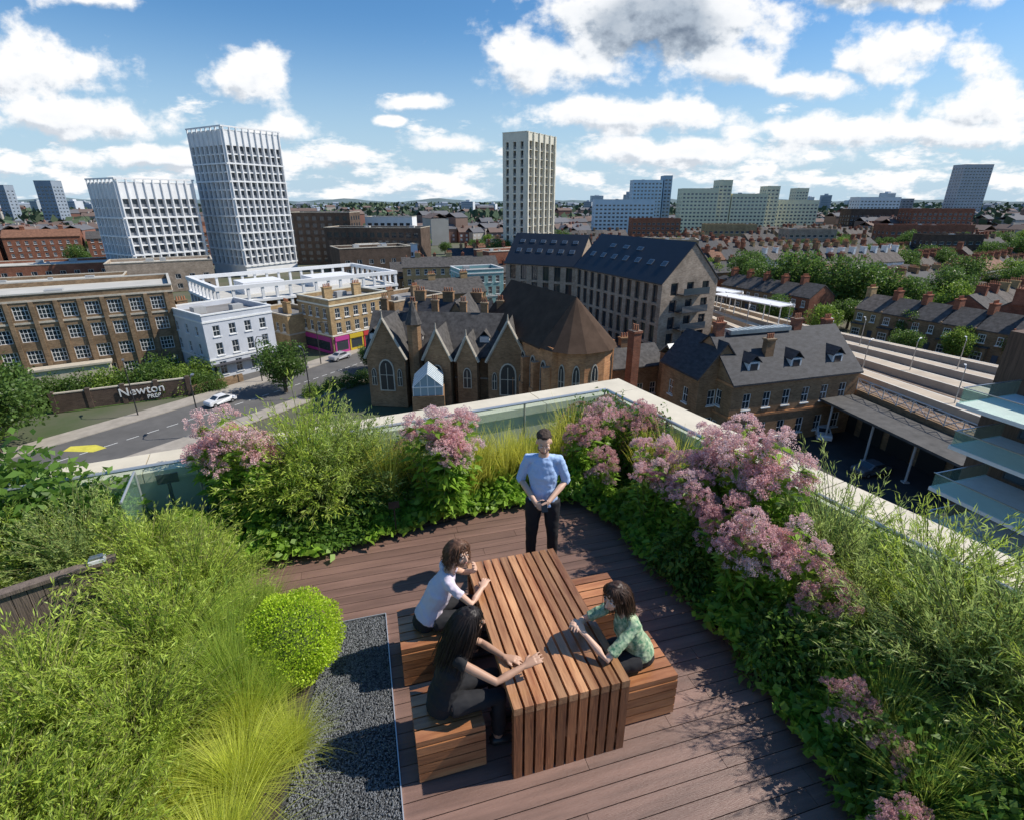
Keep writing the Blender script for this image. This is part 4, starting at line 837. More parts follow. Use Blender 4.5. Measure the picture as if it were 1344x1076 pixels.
# gravel strip
b=MB(); b.quad(tuple(AB(-1.6,-1.5,-.01)),tuple(AB(-.085,-1.5,-.01)),tuple(AB(-.085,4.72,-.01)),tuple(AB(-.70,4.78,-.01))); struct('gravel_base',b,[M('gravel_bed',(.06,.062,.065),.9,.4,30,.5)])
n=36000; bb_=rng.uniform(.8,4.72,n); lo=-.66-.14*(4.75-bb_); aa=lo+(-.09-lo)*rng.uniform(0,1,n); E1=np.array(e1);E2=np.array(e2); c=aa[:,None]*E1+bb_[:,None]*E2; c[:,2]=rng.uniform(-.004,.012,n)
oc=np.array([[1,0,0],[0,1,0],[-1,0,0],[0,-1,0],[0,0,1]],float); ang=rng.uniform(0,6.28,n); sz=rng.uniform(.006,.012,n); V_=np.zeros((n,5,3))
for k in range(5):
    x,y,zz=oc[k]; V_[:,k,0]=(x*np.cos(ang)-y*np.sin(ang)*.7)*sz; V_[:,k,1]=(x*np.sin(ang)+y*np.cos(ang)*.7)*sz; V_[:,k,2]=zz*sz*.8
V_+=c[:,None]
me=bpy.data.meshes.new('gravel'); base=np.arange(n)*5
F=np.concatenate([np.stack([base+i,base+(i+1)%4,base+4],1) for i in range(4)]); me.from_pydata(V_.reshape(-1,3).tolist(),[],F.tolist()); me.materials.append(M('grey_gravel',(.15,.157,.165),.75,island=.65)); thing('gravel','loose dark grey gravel in a long strip','gravel',data=me,kind='stuff')
r=thing('gravel_edging','thin galvanised metal edging strip around the gravel','edging',(0,0,0),FY); b=MB(); b.box(-.084,-1.5,-.03,-.075,4.74,.022); b.box(-.70,4.735,-.03,-.085,4.742,.022); part(r,'strip',b.mesh('strip',[M('edge_steel',(.7,.7,.7),.35,metal=.6)]))
b=MB(); b.prism([tuple(AB(a,q)[:2]) for a,q in ((-1.57,-1.5),(-.70,4.78),(-1.35,5.45),(-5.5,6.3),(-9,6),(-9,-1.5))],-.04,.05); struct('planting_soil',b,[soil])
grey_t=M('weathered_timber',(.17,.13,.105),.85,.3,3,.3,stretch=(6,6,.5))
r=thing('timber_planter_wall','weathered vertical timber planter wall in the shrubs','planter',(-5.4,3.35,0),yawof((.77,.62)))
b=MB()
for i in range(15): b.box(i*.115,0,0,i*.115+.108,.05,.80)
part(r,'boards',b.mesh('boards',[grey_t])); b=MB(); b.box(-.02,-.03,.802,1.74,.08,.84); part(r,'top_rail',b.mesh('top_rail',[grey_t]))
r=thing('path_light','small white box lamp on the planter wall','lamp',(-4.17,4.36,.84),.6); b=MB(); b.box(-.07,-.045,.0,.07,.045,.035); b.box(-.055,-.035,.035,.055,.035,.06,1); part(r,'housing',b.mesh('housing',[white,metal]))
r=thing('notice_plaque','small black notice plaque on the parapet','sign',(-4.42,5.95,0),.43); b=MB(); b.box(-.12,-.01,.84,.12,.01,.97); part(r,'plate',b.mesh('plate',[M('black_plate',(.015,.015,.015),.5)])); b=MB(); b.box(-.02,.0,0,.02,.02,.83); part(r,'stake',b.mesh('stake',[darkiron]))
r=thing('plant_label','small dark plant label on a stake','sign',(-1.55,5.95,0),.3); b=MB(); b.box(-.07,-.005,.46,.07,.005,.56); b.box(-.008,-.004,.0,.008,.004,.46); part(r,'plate',b.mesh('plate',[MATS['black_plate']]))
# ------------------------------------------------------------ table and benches
def wood(nm,st,c1=(.25,.10,.042),c2=(.56,.30,.145)): return M(nm,c1,.27,col2=c2,scale=2.5,bump=.15,bscale=14,stretch=st,island=.45,spec=.7,detail=6)  # wood grain tones; the tabletop's lighter tan has sunlight put into it
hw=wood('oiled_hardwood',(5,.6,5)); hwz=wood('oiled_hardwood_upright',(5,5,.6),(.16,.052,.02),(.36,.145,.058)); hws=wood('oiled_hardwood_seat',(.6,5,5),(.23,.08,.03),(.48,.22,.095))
r=thing('picnic_table','slatted hardwood waterfall table standing on the deck','table',AB(1.245,3.52),FY)
W2,L2=.48,.87; ns=11; pw=2*W2/ns
def slats(name,fn,m,n):
    b=MB()
    for i in range(n): fn(b,i)
    return b.mesh(name,[m])
part(r,'tabletop',slats('tabletop',lambda b,i:b.box(-W2+i*pw+.010,-L2,.69,-W2+(i+1)*pw-.010,L2,.755),hw,ns))
for sy in (-1,1):
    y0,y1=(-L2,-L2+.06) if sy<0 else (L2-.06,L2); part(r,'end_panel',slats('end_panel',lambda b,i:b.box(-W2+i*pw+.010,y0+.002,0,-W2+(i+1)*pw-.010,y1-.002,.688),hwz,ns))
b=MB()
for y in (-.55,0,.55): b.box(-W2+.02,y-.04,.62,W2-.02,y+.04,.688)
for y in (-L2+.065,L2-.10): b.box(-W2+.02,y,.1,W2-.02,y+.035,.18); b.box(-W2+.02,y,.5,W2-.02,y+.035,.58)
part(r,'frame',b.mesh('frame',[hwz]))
def bench(loc,lab=''):
    r=thing('bench_seat',lab,'bench',loc,FY,'slatted cube benches'); s_=.265; n=5; p_=2*s_/n
    part(r,'seat',slats('seat',lambda b,i:b.box(-s_,-s_+i*p_+.007,.40,s_,-s_+(i+1)*p_-.007,.45),hws,n))
    def side(b,i):
        z=.02+i*.095
        b.box(-s_,-s_,z,s_,-s_+.03,z+.085); b.box(-s_,s_-.03,z,s_,s_,z+.085); b.box(-s_,-s_+.032,z,-s_+.03,s_-.032,z+.085); b.box(s_-.03,-s_+.032,z,s_,s_-.032,z+.085)
    part(r,'side_panel',slats('side_panel',side,hws,4)); return r
SE=[(.33,3.08),(.30,4.0),(2.02,3.08),(2.02,3.95)]
for (a,q),l in zip(SE,['slatted hardwood bench under the dark haired woman','slatted hardwood bench under the curly haired woman','slatted hardwood bench under the woman in green','empty slatted hardwood bench beside the table']): bench(AB(a,q),lab=l)
# ------------------------------------------------------------ people
skin1=M('skin_light',(.66,.41,.29),.5,.06,6); skin2=M('skin_tan',(.50,.29,.19),.5,.06,6)
def remeshed(b,name,mats,vox,sm=4,disp=0,ns_=.09):
    me=b.mesh(name,mats); o=bpy.data.objects.new('tmp',me); COL.objects.link(o)
    m=o.modifiers.new('r','REMESH'); m.mode='VOXEL'; m.voxel_size=vox; m.use_smooth_shade=True
    s_=o.modifiers.new('s','SMOOTH'); s_.iterations=sm; s_.factor=.5
    if disp:
        t=bpy.data.textures.new('folds','CLOUDS'); t.noise_scale=ns_; d=o.modifiers.new('d','DISPLACE'); d.texture=t; d.strength=disp; d.mid_level=.5
        s2=o.modifiers.new('s2','SMOOTH'); s2.iterations=4
    dg=bpy.context.evaluated_depsgraph_get(); dg.update(); m2=bpy.data.meshes.new_from_object(o.evaluated_get(dg)); m2.name=name; bpy.data.objects.remove(o); m2.materials.clear()
    for q in mats: m2.materials.append(q)
    m2.polygons.foreach_set('material_index',[0]*len(m2.polygons)); m2.polygons.foreach_set('use_smooth',[True]*len(m2.polygons)); return m2
def hand(b,w,d,up,side,curl=.5,L=.085):
    w=Vector(w);d=Vector(d).normalized();up=Vector(up); up=(up-d*up.dot(d)).normalized(); lat=d.cross(up)*side
    pe=w+d*L; b.tube([w-d*.01,w+d*.04,pe],[(.027,.02),(.038,.017),(.038,.014)],10,side=lat)
    for k,(o,l) in enumerate(((-.030,.068),(-.010,.078),(.011,.073),(.030,.056))):
        p0=pe+lat*o-d*.012; dd=(d+lat*o*4).normalized(); d0=dd; pts=[p0]; cur=p0
        for j,f_ in enumerate((.45,.3,.25)):
            an=curl*(j+.6)*.75; dd=(d0*math.cos(an)-up*math.sin(an)).normalized(); cur=cur+dd*(l*f_+.004); pts.append(cur)
        b.tube(pts,[.0095,.009,.0082,.0068],8)
    t0=w+d*.02-lat*.022; td=(d*.62-lat*.7-up*.25).normalized(); b.tube([t0,t0+td*.035,t0+td*.035+(d*.85-lat*.25-up*.3).normalized()*.035],[.014,.0115,.009],8)
def headgeo(b,c,fw,up,s_=1.):
    c=Vector(c);fw=Vector(fw).normalized();up=Vector(up);up=(up-fw*up.dot(fw)).normalized();rt=fw.cross(up); R=Matrix((rt,fw,up)).transposed()
    f=lambda x,y,z:c+R@Vector((x,y,z))*s_
    b.ell(f(0,-.012,.03),(.074*s_,.092*s_,.088*s_),R); b.ell(f(0,.02,-.03),(.058*s_,.072*s_,.082*s_),R); b.ell(f(0,.052,-.085),(.03*s_,.028*s_,.022*s_),R)
    b.tube([f(0,.083,.018),f(0,.104,-.018),f(0,.112,-.03),f(0,.088,-.04)],[.008*s_,.012*s_,.014*s_,.010*s_],8)
    b.ell(f(0,.082,-.058),(.024*s_,.012*s_,.009*s_),R,10,6)
    for sx in (-1,1):
        b.ell(f(sx*.032,.074,.03),(.022*s_,.012*s_,.008*s_),R,10,6); b.ell(f(sx*.038,.060,-.028),(.022*s_,.022*s_,.020*s_),R,10,6)
        b.ell(f(sx*.076,-.005,-.005),(.010*s_,.020*s_,.030*s_),R,8,6)
    return f,R
def face_parts(r,f,R,s_,hairm):
    for sx in (-1,1):
        b=MB(); b.ell(f(sx*.031,.080,.008),(.013*s_,.007*s_,.0055*s_),R,10,6,0); b.ell(f(sx*.031,.0855,.007),(.0045*s_,.003*s_,.0045*s_),R,8,6,1); part(r,'eye',b.mesh('eye',[M('eye_white',(.7,.66,.62)),M('dark_iris',(.06,.035,.02),.3)],True))
        b=MB(); b.tube([f(sx*.016,.0875,.030),f(sx*.034,.0845,.035),f(sx*.050,.073,.029)],[.0018,.0026,.0014],6); part(r,'eyebrow',b.mesh('eyebrow',[hairm],True))
    b=MB(); b.tube([f(-.024,.085,-.058),f(0,.096,-.061),f(.024,.085,-.058)],[.0025,.006,.0025],6); part(r,'lips',b.mesh('lips',[M('lips',(.46,.19,.16),.5)],True))
def strands(f,n,length,m,wave,seed,thick=.0024,vol=1.0,curl=0.,bk=.3):
    rs=random.Random(seed); b=MB(); back=(f(0,-1,0)-f(0,0,0)); back=Vector((back.x,back.y,0)).normalized()
    for i in range(n):
        a=rs.uniform(0,2*math.pi); e=rs.uniform(.0,1.35)
        if math.sin(a)>.30 and e>.62: continue
        p=f(math.cos(a)*math.sin(e)*.080,-.015+math.sin(a)*math.sin(e)*.096,.038+math.cos(e)*.090); c0=f(0,-.012,.0)
        out=(p-c0).normalized(); pts=[p]; cur=p; L=length*rs.uniform(.7,1.05); k=12; ph=rs.uniform(0,6); lay=rs.uniform(.35,1.0)
        side=Vector((out.x,out.y,0))+back*.3*lay; side=side.normalized() if side.length>.05 else back
        j1=Vector((rs.gauss(0,.10),rs.gauss(0,.10),0))
        for j in range(k):
            t=(j+1)/k; dr_=(side*max(0,1.0-t*2.6)*vol*lay+j1*t+back*bk*(t*1.6)+Vector((0,0,-1))*(t*1.6+.1)).normalized()
            cur=cur+dr_*L/k; pts.append(cur+Vector((math.sin(ph+t*wave*2),math.cos(ph*1.3+t*wave*2),0))*(.002+curl*t))
        b.tube(pts,[thick]*(k-1)+[thick*.7,thick*.3],4,cap=False)
    return b.mesh('hair_strands',[m],True)
def person(label,loc,yaw,J,sk,shirt,pants,hairm,hair,sc=1.,female=True,sleeve=.5):
    r=thing('person',label,'person',loc,yaw); r.scale=(sc,)*3; X=(1,0,0)
    b=MB(); sw=.9 if female else 1.0
    pel,che,nk,hd=[Vector(J[k]) for k in ('pel','che','nk','hd')]
    spine=(nk-pel).normalized()
    b.tube([pel-spine*.1,pel,(pel+che)/2,che,nk-spine*.05,nk],[(.13*sw,.095),(.155*sw,.11),(.12*sw,.09),(.150*sw,.102),(.10*sw,.065),(.05,.05)],14,side=X)
    b.tube([nk-spine*.03,nk+(hd-nk)*.35,hd-Vector((0,0,.02))],[.055*sw,.05*sw,.05*sw],12)
    f,R=headgeo(b,hd,J['hf'],J.get('hu',(0,0,1)),.97 if female else 1.03)
    for s_ in ('R','L'):
        sh,el,wr=[Vector(J[k+s_]) for k in ('sh','el','wr')]; m_=.84 if female else 1
        b.tube([nk-spine*.05,sh,(sh*.6+el*.4),el,(el*.65+wr*.35),wr],[.045*m_,.050*m_,.043*m_,.036*m_,.038*m_,.025*m_],10)
        hand(b,wr,J['hd'+s_],J.get('hu'+s_,(0,0,1)),1 if s_=='R' else -1,J.get('cu'+s_,.5))
        hp,kn,an=[Vector(J[k+s_]) for k in ('hp','kn','an')]
        b.tube([hp,(hp+kn)/2,kn,(kn*.6+an*.4),an],[.09*sw,.075*sw,.055,.055,.038],10); b.tube([an+Vector((0,-.05,-.05)),an+Vector((0,.06,-.045)),an+Vector((0,.16,-.06))],[(.035,.035),(.042,.03),(.035,.02)],10,side=X)
    part(r,'body',remeshed(b,'body',[sk],.0062,2))
    b=MB(); g=.012
    b.tube([pel-spine*(.02 if female else .07),pel+spine*.06,(pel+che)/2,che,nk-spine*.075,nk-spine*.022],[(.158*sw+g,.113+g),(.148*sw+g,.106+g),(.134*sw+g,.098+g),(.158*sw+g,.106+g),(.115*sw+g,.082),(.068,.062)],20,side=X)
    for s_ in ('R','L'):
        sh,el,wr=[Vector(J[k+s_]) for k in ('sh','el','wr')]
        e_=sh+(el-sh)*min(1,sleeve); pts=[nk-spine*.05,sh+Vector((0,0,.0)),(sh+e_)/2,e_]; rr=[.050,.060*sw,.055*sw,.052*sw]
        if sleeve>1: pts.append(el+(wr-el)*(sleeve-1)); rr.append(.047*sw)
        b.tube(pts,rr,14)
    part(r,'shirt',remeshed(b,'shirt',[shirt],.0075,12,.020,.05))
    b=MB()
    b.tube([pel-spine*.13,pel-spine*.03,pel+spine*.05],[(.13*sw,.10),(.164*sw,.119),(.144*sw,.106)],14,side=X)
    for s_ in ('R','L'):
        hp,kn,an=[Vector(J[k+s_]) for k in ('hp','kn','an')]; b.tube([hp,(hp+kn)/2,kn,(kn+an)/2,an+(kn-an)*.1],[.105*sw,.09*sw,.07,.064,.055],12)
    part(r,'trousers',remeshed(b,'trousers',[pants],.010,4,.018))
    shm=M('black_shoe',(.02,.02,.02),.4)
    for s_ in ('R','L'):
        an=Vector(J['an'+s_]); b=MB(); b.tube([an+Vector((0,-.07,-.045)),an+Vector((0,-.04,-.04)),an+Vector((0,.06,-.045)),an+Vector((0,.17,-.06)),an+Vector((0,.20,-.065))],[(.03,.03),(.044,.045),(.05,.04),(.044,.025),(.02,.015)],10,side=X); part(r,'shoe',b.mesh('shoe',[shm],True))
    face_parts(r,f,R,1,hairm); hair(r,f,R,hairm)
    return r,f,R
def hair_short(r,f,R,m):
    b=MB(); b.ell(f(0,-.030,.056),(.081,.086,.080),R); b.ell(f(0,.02,.108),(.056,.055,.026),R); part(r,'hair',remeshed(b,'hair',[m],.006,1,.03,.02))
    b=MB(); b.ell(f(0,.048,-.090),(.040,.036,.022),R); b.ell(f(-.05,.022,-.065),(.015,.038,.032),R);b.ell(f(.05,.022,-.065),(.015,.038,.032),R); part(r,'beard',remeshed(b,'beard',[M('stubble',(.20,.12,.085),.8)],.006,2))
def hair_long(n,L,wave,seed,vol,curl=0.,bk=.3,wd=.09):
    def h(r,f,R,m):
        b=MB(); b.ell(f(0,-.022,.042),(.083,.098,.091),R)
        back=f(0,-1,0)-f(0,0,0); back=Vector((back.x,back.y,0)).normalized(); rt=(f(1,0,0)-f(0,0,0)).normalized(); q1=f(0,-.055,-.04); Z=Vector((0,0,-1)); l=max(.05,L-.16); dd=(Z+back*bk*1.3).normalized()
        b.tube([f(0,-.03,.07),f(0,-.05,.01),q1,q1+dd*l*.4,q1+dd*l*.75,q1+dd*l],[(.078,.07),(.085,.060),(wd,.050),(wd*.95,.040),(wd*.75,.028),(wd*.35,.012)],16,side=rt)
        part(r,'hair',remeshed(b,'hair',[m],.007,2,.03,.03)); part(r,'hair_strands',strands(f,n,L,m,wave,seed,vol=vol,curl=curl,bk=bk))
    return h
blackh=M('black_hair',(.018,.012,.010),.5,island=.5,spec=.4); brownh=M('brown_hair',(.14,.07,.04),.5,island=.5,spec=.4); dbrown=M('dark_brown_hair',(.06,.03,.018),.5,island=.5,spec=.4); mh=M('short_brown_hair',(.05,.03,.02),.8)
floral=M('green_floral_fabric',(.06,.20,.11),.8,col2=(.58,.66,.42),scale=24,detail=2)
def seated(hd,hf,hand_,**k):
    J=dict(pel=(0,-.02,.56),che=(hd[0]*.4,.11,.82),nk=(hd[0]*.8,hd[1]-.09,1.035),hd=hd,hf=hf,shR=(.150+hd[0]*.8,hd[1]-.13,.980),shL=(-.150+hd[0]*.8,hd[1]-.13,.980),
      hpR=(.085,.03,.535),hpL=(-.085,.03,.535),knR=(.10,.42,.53),knL=(-.10,.42,.53),anR=(.11,.40,.10),anL=(-.11,.46,.10)); J.update(hand_); J.update(k); return J
yf=FY-math.pi/2
person('woman with brown curly hair in lilac tee sitting at table',AB(.33,4.0),yf,seated((.01,.31,1.20),(.85,.52,-.02),dict(elR=(.25,.36,.80),wrR=(.10,.50,.84),hdR=(-.8,.5,.1),elL=(-.21,.38,.80),wrL=(-.02,.44,.95),hdL=(.5,.2,.8),huL=(0,1,0),cuL=.7)),skin1,M('lilac_cotton',(.68,.60,.68),.85,.05,5),M('black_fabric',(.015,.015,.018),.85),brownh,hair_long(1500,.27,9,3,1.3,.014,.1,.10),sleeve=.55)
person('woman with long black hair in black top gesturing over table',AB(.33,3.08),yf,seated((-.05,.24,1.20),(-.05,1,-.1),dict(che=(-.02,.07,.83),elR=(.25,.36,.86),wrR=(.20,.60,.90),hdR=(-.15,1,.25),huR=(.35,-.2,.9),cuR=.18,elL=(-.22,.34,.80),wrL=(-.02,.50,.79),hdL=(.5,.9,0),cuL=.4)),skin2,M('black_top',(.012,.012,.014),.85),M('black_fabric',(.015,.015,.018)),blackh,hair_long(1700,.50,1.5,5,.6,.003,.40,.078),sleeve=.18)
person('woman with dark brown bob in green floral blouse leaning on table',AB(2.02,3.08),yf+math.pi,seated((0,.26,1.19),(-.38,.9,-.12),dict(elR=(.22,.42,.80),wrR=(.06,.55,.92),hdR=(-.5,.45,.6),cuR=.8,elL=(-.24,.42,.80),wrL=(-.05,.54,.93),hdL=(.5,.4,.6),cuL=.8)),skin1,floral,M('black_fabric',(.015,.015,.018)),dbrown,hair_long(1500,.32,1.5,9,.8,.003,.3,.088),sleeve=.85)
Jm=dict(pel=(0,0,.95),che=(0,.01,1.25),nk=(0,.02,1.50),hd=(0,.065,1.655),hf=(-.10,.92,-.36),shR=(.170,0,1.425),shL=(-.170,0,1.425),elR=(.255,-.04,1.15),elL=(-.255,-.04,1.15),wrR=(.07,.22,1.00),wrL=(-.06,.23,1.02),hdR=(-.8,.5,-.25),hdL=(.8,.45,-.3),huR=(.3,.9,.3),huL=(-.3,.9,.3),cuR=.9,cuL=.8,hpR=(.095,0,.93),hpL=(-.095,0,.93),knR=(.12,.02,.50),knL=(-.12,.02,.50),anR=(.13,-.02,.10),anL=(-.13,-.02,.10))
r,f,R=person('man in light blue shirt standing with hands clasped',Vector((.36,5.35,0)),math.pi-.08,Jm,skin1,M('pale_blue_shirt',(.40,.55,.82),.8,.05,4),M('black_trousers',(.012,.012,.015),.8),mh,hair_short,sc=1.045,female=False,sleeve=1.12)
ph=thing('smartphone','black smartphone held in the clasped hands','phone',(.36,5.07,1.045),.2); b=MB(); b.box(-.035,-.006,-.07,.035,.006,.06); part(ph,'case',b.mesh('case',[M('black_phone',(.01,.01,.01),.2)])); ph.rotation_euler[0]=-.5
# ------------------------------------------------------------ trees
def tree_meshes(R,H,n,ls,m,seed):
    rs=np.random.default_rng(seed); k=34; c=nrm(rs.normal(size=(k,3)))*rs.uniform(.35,.88,(k,1)); c*=np.array([R,R,H*.40]); c[:,2]+=H*.54; cr=rs.uniform(.24,.42,k)*R
    i=rs.integers(0,k,n); q=nrm(rs.normal(size=(n,3))); p=c[i]+q*cr[i][:,None]*rs.uniform(.6,1.05,(n,1)); p[:,2]=np.maximum(p[:,2],H*.10); lv,lf=leaf_arr(p,rs.normal(size=(n,3)),ls*rs.uniform(.6,1.3,n),ls*.7,.1); cm=np_mesh('crown',[(lv,lf,0)],[m])
    b=MB(); b.tube([(0,0,0),(.05,0,H*.25),(0,.05,H*.55)],[R*.08,R*.06,R*.03],8)
    for j in range(7): b.tube([(0,0,H*(.22+.04*j)),tuple(c[j]*.6+np.array([0,0,H*.2])),tuple(c[j])],[R*.035,R*.022,R*.008],5)
    return b.mesh('trunk',[bark]),cm
tv=[tree_meshes(4.5,11,6000,.40,lm_t,1),tree_meshes(4.4,10,5600,.40,lm_t2,2),tree_meshes(5.2,11,6000,.45,lm_t,3)]
def tree(x,y,s_,k,lab='leafy green tree with dense crown',g='trees among the houses',z=G):
    r=thing('tree',lab,'tree',(x,y,z),random.uniform(0,6),g); r.scale=(s_,s_,s_*random.uniform(.85,1.1)); part(r,'trunk',tv[k][0]); part(r,'crown',tv[k][1]); return r
tree(-36,79,.9,0,'slender dark green tree beside the road',None)
for x,y,s_,k in [(86,137,1.7,0),(95,142,1.3,2),(78,147,1.55,2),(71,153,1.3,0),(73,166,1.5,0),(67,182,1.3,1),(62,195,1.2,2),(80,178,1.3,0),(104,150,.9,1),(112,132,.8,1),(-62,57,1.15,2),(-66,63,1.15,0),(-61,52,.9,1),(-71,58,1.2,0),(120,230,1.1,1),(128,236,1.2,1),(136,242,1.1,0),(112,225,1.0,1),(104,222,.9,0),(-6,134,.6,1),(-14,118,.6,0),(30,160,.8,1),(-25.5,91,.5,0),(68,114,.8,1),(63,124,.9,0),(77,100,.6,2),(84,96,.7,1),(90,90,.7,0),(96,80,.6,1),(82,108,.8,0),(90,106,.6,1),(104,86,.6,2),(110,92,.5,1),(92,72,.55,0),(99,112,.7,0),(88,120,.9,1),(80,124,.8,2)]: tree(x,y,s_,k)
for i in range(150):
    y=random.uniform(110,360); x=random.uniform(.40,.98)*y+25
    tree(x,y,random.uniform(.4,.8) if random.random()<.6 else random.uniform(.9,1.4),random.choice([0,2,2,0,1]))
for i in range(110):
    y=random.uniform(190,700); x=random.uniform(-.9,.95)*y
    if -170<x<-20 and y<300: continue
    tree(x,y,random.uniform(.7,1.3),random.randrange(3))
hb_=broad('foliage',1.6,2.1,2600,.22,lm_t); hb2=broad('foliage',1.6,2.1,2600,.22,lm_t2)
for i,(x,y,s_) in enumerate([(-29,80,1),(-27,82,1),(-25,84,1),(-31,77,1),(-48,80.5,1.1),(-50,79.8,1.5),(-53,79.5,1.9),(-56,78.6,2.2),(-59,77.6,2.1),(-62,76.4,2.2),(-65,75,2.0),(-57,82,2.4),(-52,83.5,2.0),(-68,73.6,2.0),(-71,72.5,2.1),(-74,71,2.2)]): plant('hedge_shrub','rounded green hedge shrub beside the pavement','shrub',hb_ if i%3 else hb2,(x,y,G),x,s_,'street hedges')
n=64000; y=rng.uniform(430,2900,n); x=rng.uniform(-1,1,n)*y*1.02; cl=np.sin(x*.013+y*.004)+np.sin(y*.011-x*.006)+rng.normal(0,.5,n); ok=(cl>.3)&~((y<520)&(x>50)&(x<285)); x=x[ok];y=y[ok]; s_=3+y/420
p=np.stack([x,y,G+rng.uniform(2,13,len(x))],1); lv,lf=leaf_arr(p,rng.normal(size=p.shape),s_*2.0,s_*1.6,0); thing('distant_woodland','dark green belts of trees across the far city','woodland',data=np_mesh('distant_woodland',[(lv,lf,0)],[M('far_tree_green',(.075,.11,.06),.95,island=.3)]),kind='stuff')
# ------------------------------------------------------------ sun, sky, camera
sd=Vector((.985,.17,0)).normalized(); el=math.radians(47); az=math.atan2(sd.x,sd.y)
su=bpy.data.lights.new('sun','SUN'); su.energy=5.0; su.angle=math.radians(.5); su.color=(1,.94,.84); so=bpy.data.objects.new('sun',su); COL.objects.link(so)
tosun=Vector((sd.x*math.cos(el),sd.y*math.cos(el),math.sin(el))); so.rotation_euler=tosun.to_track_quat('Z','Y').to_euler(); so.location=(0,0,60)
w=bpy.data.worlds.new('World'); S.world=w; w.use_nodes=True; nt=w.node_tree; N=nt.nodes; L=nt.links; N.clear()
out=N.new('ShaderNodeOutputWorld'); sky=N.new('ShaderNodeTexSky'); sky.sky_type='NISHITA'; sky.sun_disc=False; sky.sun_elevation=el; sky.sun_rotation=az; sky.air_density=1.0; sky.dust_density=.2; sky.ozone_density=3.5
def build_group():
    g=bpy.data.node_groups.new('cloud_density','ShaderNodeTree'); g.interface.new_socket('P',in_out='INPUT',socket_type='NodeSocketVector'); g.interface.new_socket('D',in_out='OUTPUT',socket_type='NodeSocketFloat'); g.interface.new_socket('S',in_out='OUTPUT',socket_type='NodeSocketFloat')
    n=g.nodes; l=g.links; gi=n.new('NodeGroupInput'); go=n.new('NodeGroupOutput')
    def mt(op,a,b_=None):
        k=n.new('ShaderNodeMath'); k.operation=op
        for i,v in enumerate((a,b_)):
            if v is None: continue
            if isinstance(v,(int,float)): k.inputs[i].default_value=v
            else: l.new(v,k.inputs[i])
        return k.outputs[0]
    def vm(op,a,b_):
        k=n.new('ShaderNodeVectorMath'); k.operation=op
        for i,v in enumerate((a,b_)):
            if isinstance(v,tuple): k.inputs[i].default_value=v
            else: l.new(v,k.inputs[i])
        return k.outputs['Value'] if op=='LENGTH' else k.outputs[0]
    P=gi.outputs[0]
    def noise(sc,det,ro=.6,st=(1,1,1)):
        k=n.new('ShaderNodeTexNoise'); k.inputs['Scale'].default_value=sc; k.inputs['Detail'].default_value=det; k.inputs['Roughness'].default_value=ro; l.new(vm('MULTIPLY',P,st),k.inputs['Vector']); return k.outputs['Fac']
    n1=noise(11,8,.58,(1,1.4,1)); n2=noise(8,7,.60,(1,2.8,1)); n3=noise(7,4,.5,(1,1.8,1))
    blobs=[(.24,.262,.25,.085),(.60,.315,.26,.04),(.04,.21,.10,.05),(.2,.135,.22,.032),(.62,.225,.13,.045),(.50,.18,.08,.022),(-.44,.187,.08,.046),(-.80,.20,.18,.055),(-.74,.13,.2,.035),(-.167,.152,.055,.015),(-.105,.093,.07,.018),(-.2,.127,.03,.009),(-.38,.112,.07,.025),(.80,.15,.13,.05),(.37,.205,.08,.035),(-.66,.30,.07,.02),(.62,.11,.3,.028),(.3,.08,.3,.025),(-.55,.07,.3,.02)]
    F=None; big=None
    for i,(cx,cz,rx,rz) in enumerate(blobs):
        q=vm('MULTIPLY',vm('SUBTRACT',P,(cx,cz,0)),(1/rx,1/rz,0)); m_=mt('SUBTRACT',1.0,vm('LENGTH',q,(0,0,0))); F=m_ if F is None else mt('MAXIMUM',F,m_)
        if i==1: big=F
    F=mt('MAXIMUM',F,-1.0)
    D=mt('ADD',F,mt('MULTIPLY',mt('SUBTRACT',n1,.5),2.7))
    sp=n.new('ShaderNodeSeparateXYZ'); l.new(P,sp.inputs[0]); band=mt('SUBTRACT',.22,mt('MULTIPLY',mt('ABSOLUTE',mt('SUBTRACT',sp.outputs[1],.045)),6.5))
    D2=mt('ADD',band,mt('MULTIPLY',mt('SUBTRACT',n2,.5),4.4))
    l.new(mt('MAXIMUM',D,D2),go.inputs[0]); l.new(mt('ADD',mt('MAXIMUM',big,-1.0),mt('MULTIPLY',mt('SUBTRACT',n3,.5),1.1)),go.inputs[1]); return g
g=build_group(); tc=N.new('ShaderNodeTexCoord'); sp=N.new('ShaderNodeSeparateXYZ'); L.new(tc.outputs['Generated'],sp.inputs[0])
def mt(op,a,b_=None,clamp=False):
    k=N.new('ShaderNodeMath'); k.operation=op; k.use_clamp=clamp
    for i,v in enumerate((a,b_)):
        if v is None: continue
        if isinstance(v,(int,float)): k.inputs[i].default_value=v
        else: L.new(v,k.inputs[i])
    return k.outputs[0]
def ms(v,a,b_,c=0.,d=1.):
    k=N.new('ShaderNodeMapRange'); k.interpolation_type='SMOOTHSTEP'; L.new(v,k.inputs['Value']); k.inputs['From Min'].default_value=a; k.inputs['From Max'].default_value=b_; k.inputs['To Min'].default_value=c; k.inputs['To Max'].default_value=d; return k.outputs[0]
hs=N.new('ShaderNodeHueSaturation'); hs.inputs['Saturation'].default_value=1.25; L.new(sky.outputs[0],hs.inputs['Color'])
bg=N.new('ShaderNodeBackground'); L.new(hs.outputs[0],bg.inputs[0]); bg.inputs[1].default_value=.13
hb=N.new('ShaderNodeBackground'); hb.inputs[0].default_value=(.52,.72,.90,1); hb.inputs[1].default_value=.9
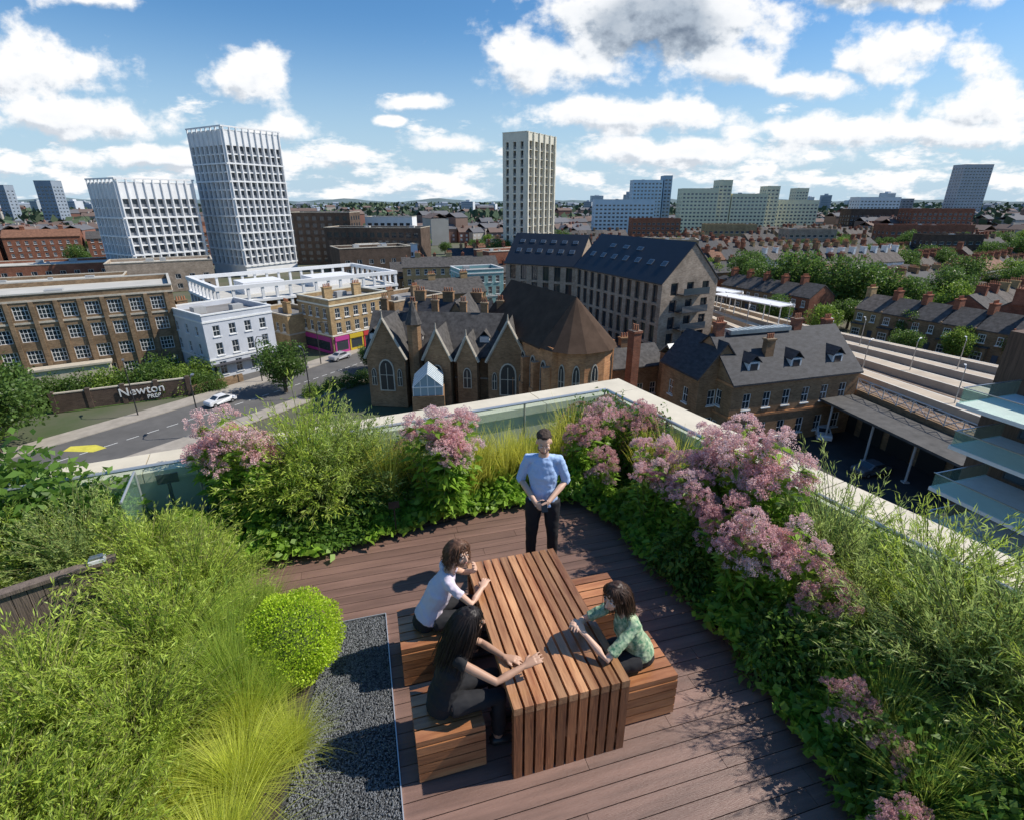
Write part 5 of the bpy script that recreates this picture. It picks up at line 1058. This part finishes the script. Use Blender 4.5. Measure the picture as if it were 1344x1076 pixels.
hmix=N.new('ShaderNodeMixShader'); L.new(ms(sp.outputs[2],.0,.27,.92,0.),hmix.inputs[0]); L.new(bg.outputs[0],hmix.inputs[1]); L.new(hb.outputs[0],hmix.inputs[2])
ym=mt('MAXIMUM',sp.outputs[1],.05); cb=N.new('ShaderNodeCombineXYZ'); L.new(mt('DIVIDE',sp.outputs[0],ym),cb.inputs[0]); L.new(mt('DIVIDE',sp.outputs[2],ym),cb.inputs[1])
G1=N.new('ShaderNodeGroup'); G1.node_tree=g; L.new(cb.outputs[0],G1.inputs[0])
ad=N.new('ShaderNodeVectorMath'); ad.operation='ADD'; ad.inputs[1].default_value=(.010,.016,0); L.new(cb.outputs[0],ad.inputs[0]); G2=N.new('ShaderNodeGroup'); G2.node_tree=g; L.new(ad.outputs[0],G2.inputs[0])
alpha=ms(G1.outputs[0],-.10,.45); alpha=mt('MULTIPLY',alpha,ms(sp.outputs[1],.1,.3)); alpha=mt('MULTIPLY',alpha,ms(sp.outputs[2],-.02,.01))
under=ms(mt('SUBTRACT',G2.outputs[0],G1.outputs[0]),-.20,.60); core=ms(G1.outputs[1],.05,.75); thick=ms(G1.outputs[0],.45,1.3)
dark=mt('ADD',mt('ADD',mt('MULTIPLY',under,.48),mt('MULTIPLY',core,.50)),mt('MULTIPLY',thick,.16),True)
rp=N.new('ShaderNodeValToRGB'); L.new(dark,rp.inputs[0]); rp.color_ramp.elements[0].color=(1,1,1,1); rp.color_ramp.elements[1].color=(.17,.22,.30,1); e=rp.color_ramp.elements.new(.30); e.color=(.85,.88,.92,1); e=rp.color_ramp.elements.new(.62); e.color=(.42,.49,.58,1)
bc=N.new('ShaderNodeBackground'); L.new(rp.outputs[0],bc.inputs[0]); bc.inputs[1].default_value=1.05
mx=N.new('ShaderNodeMixShader'); L.new(alpha,mx.inputs[0]); L.new(hmix.outputs[0],mx.inputs[1]); L.new(bc.outputs[0],mx.inputs[2]); L.new(mx.outputs[0],out.inputs[0])
cam=bpy.data.cameras.new('camera'); co=bpy.data.objects.new('camera',cam); COL.objects.link(co); co.location=(0,0,4.2); co.rotation_euler=(math.radians(90-21.6),0,0); cam.sensor_width=36; cam.lens=690/1344*36; cam.clip_start=.05; cam.clip_end=12000; S.camera=co
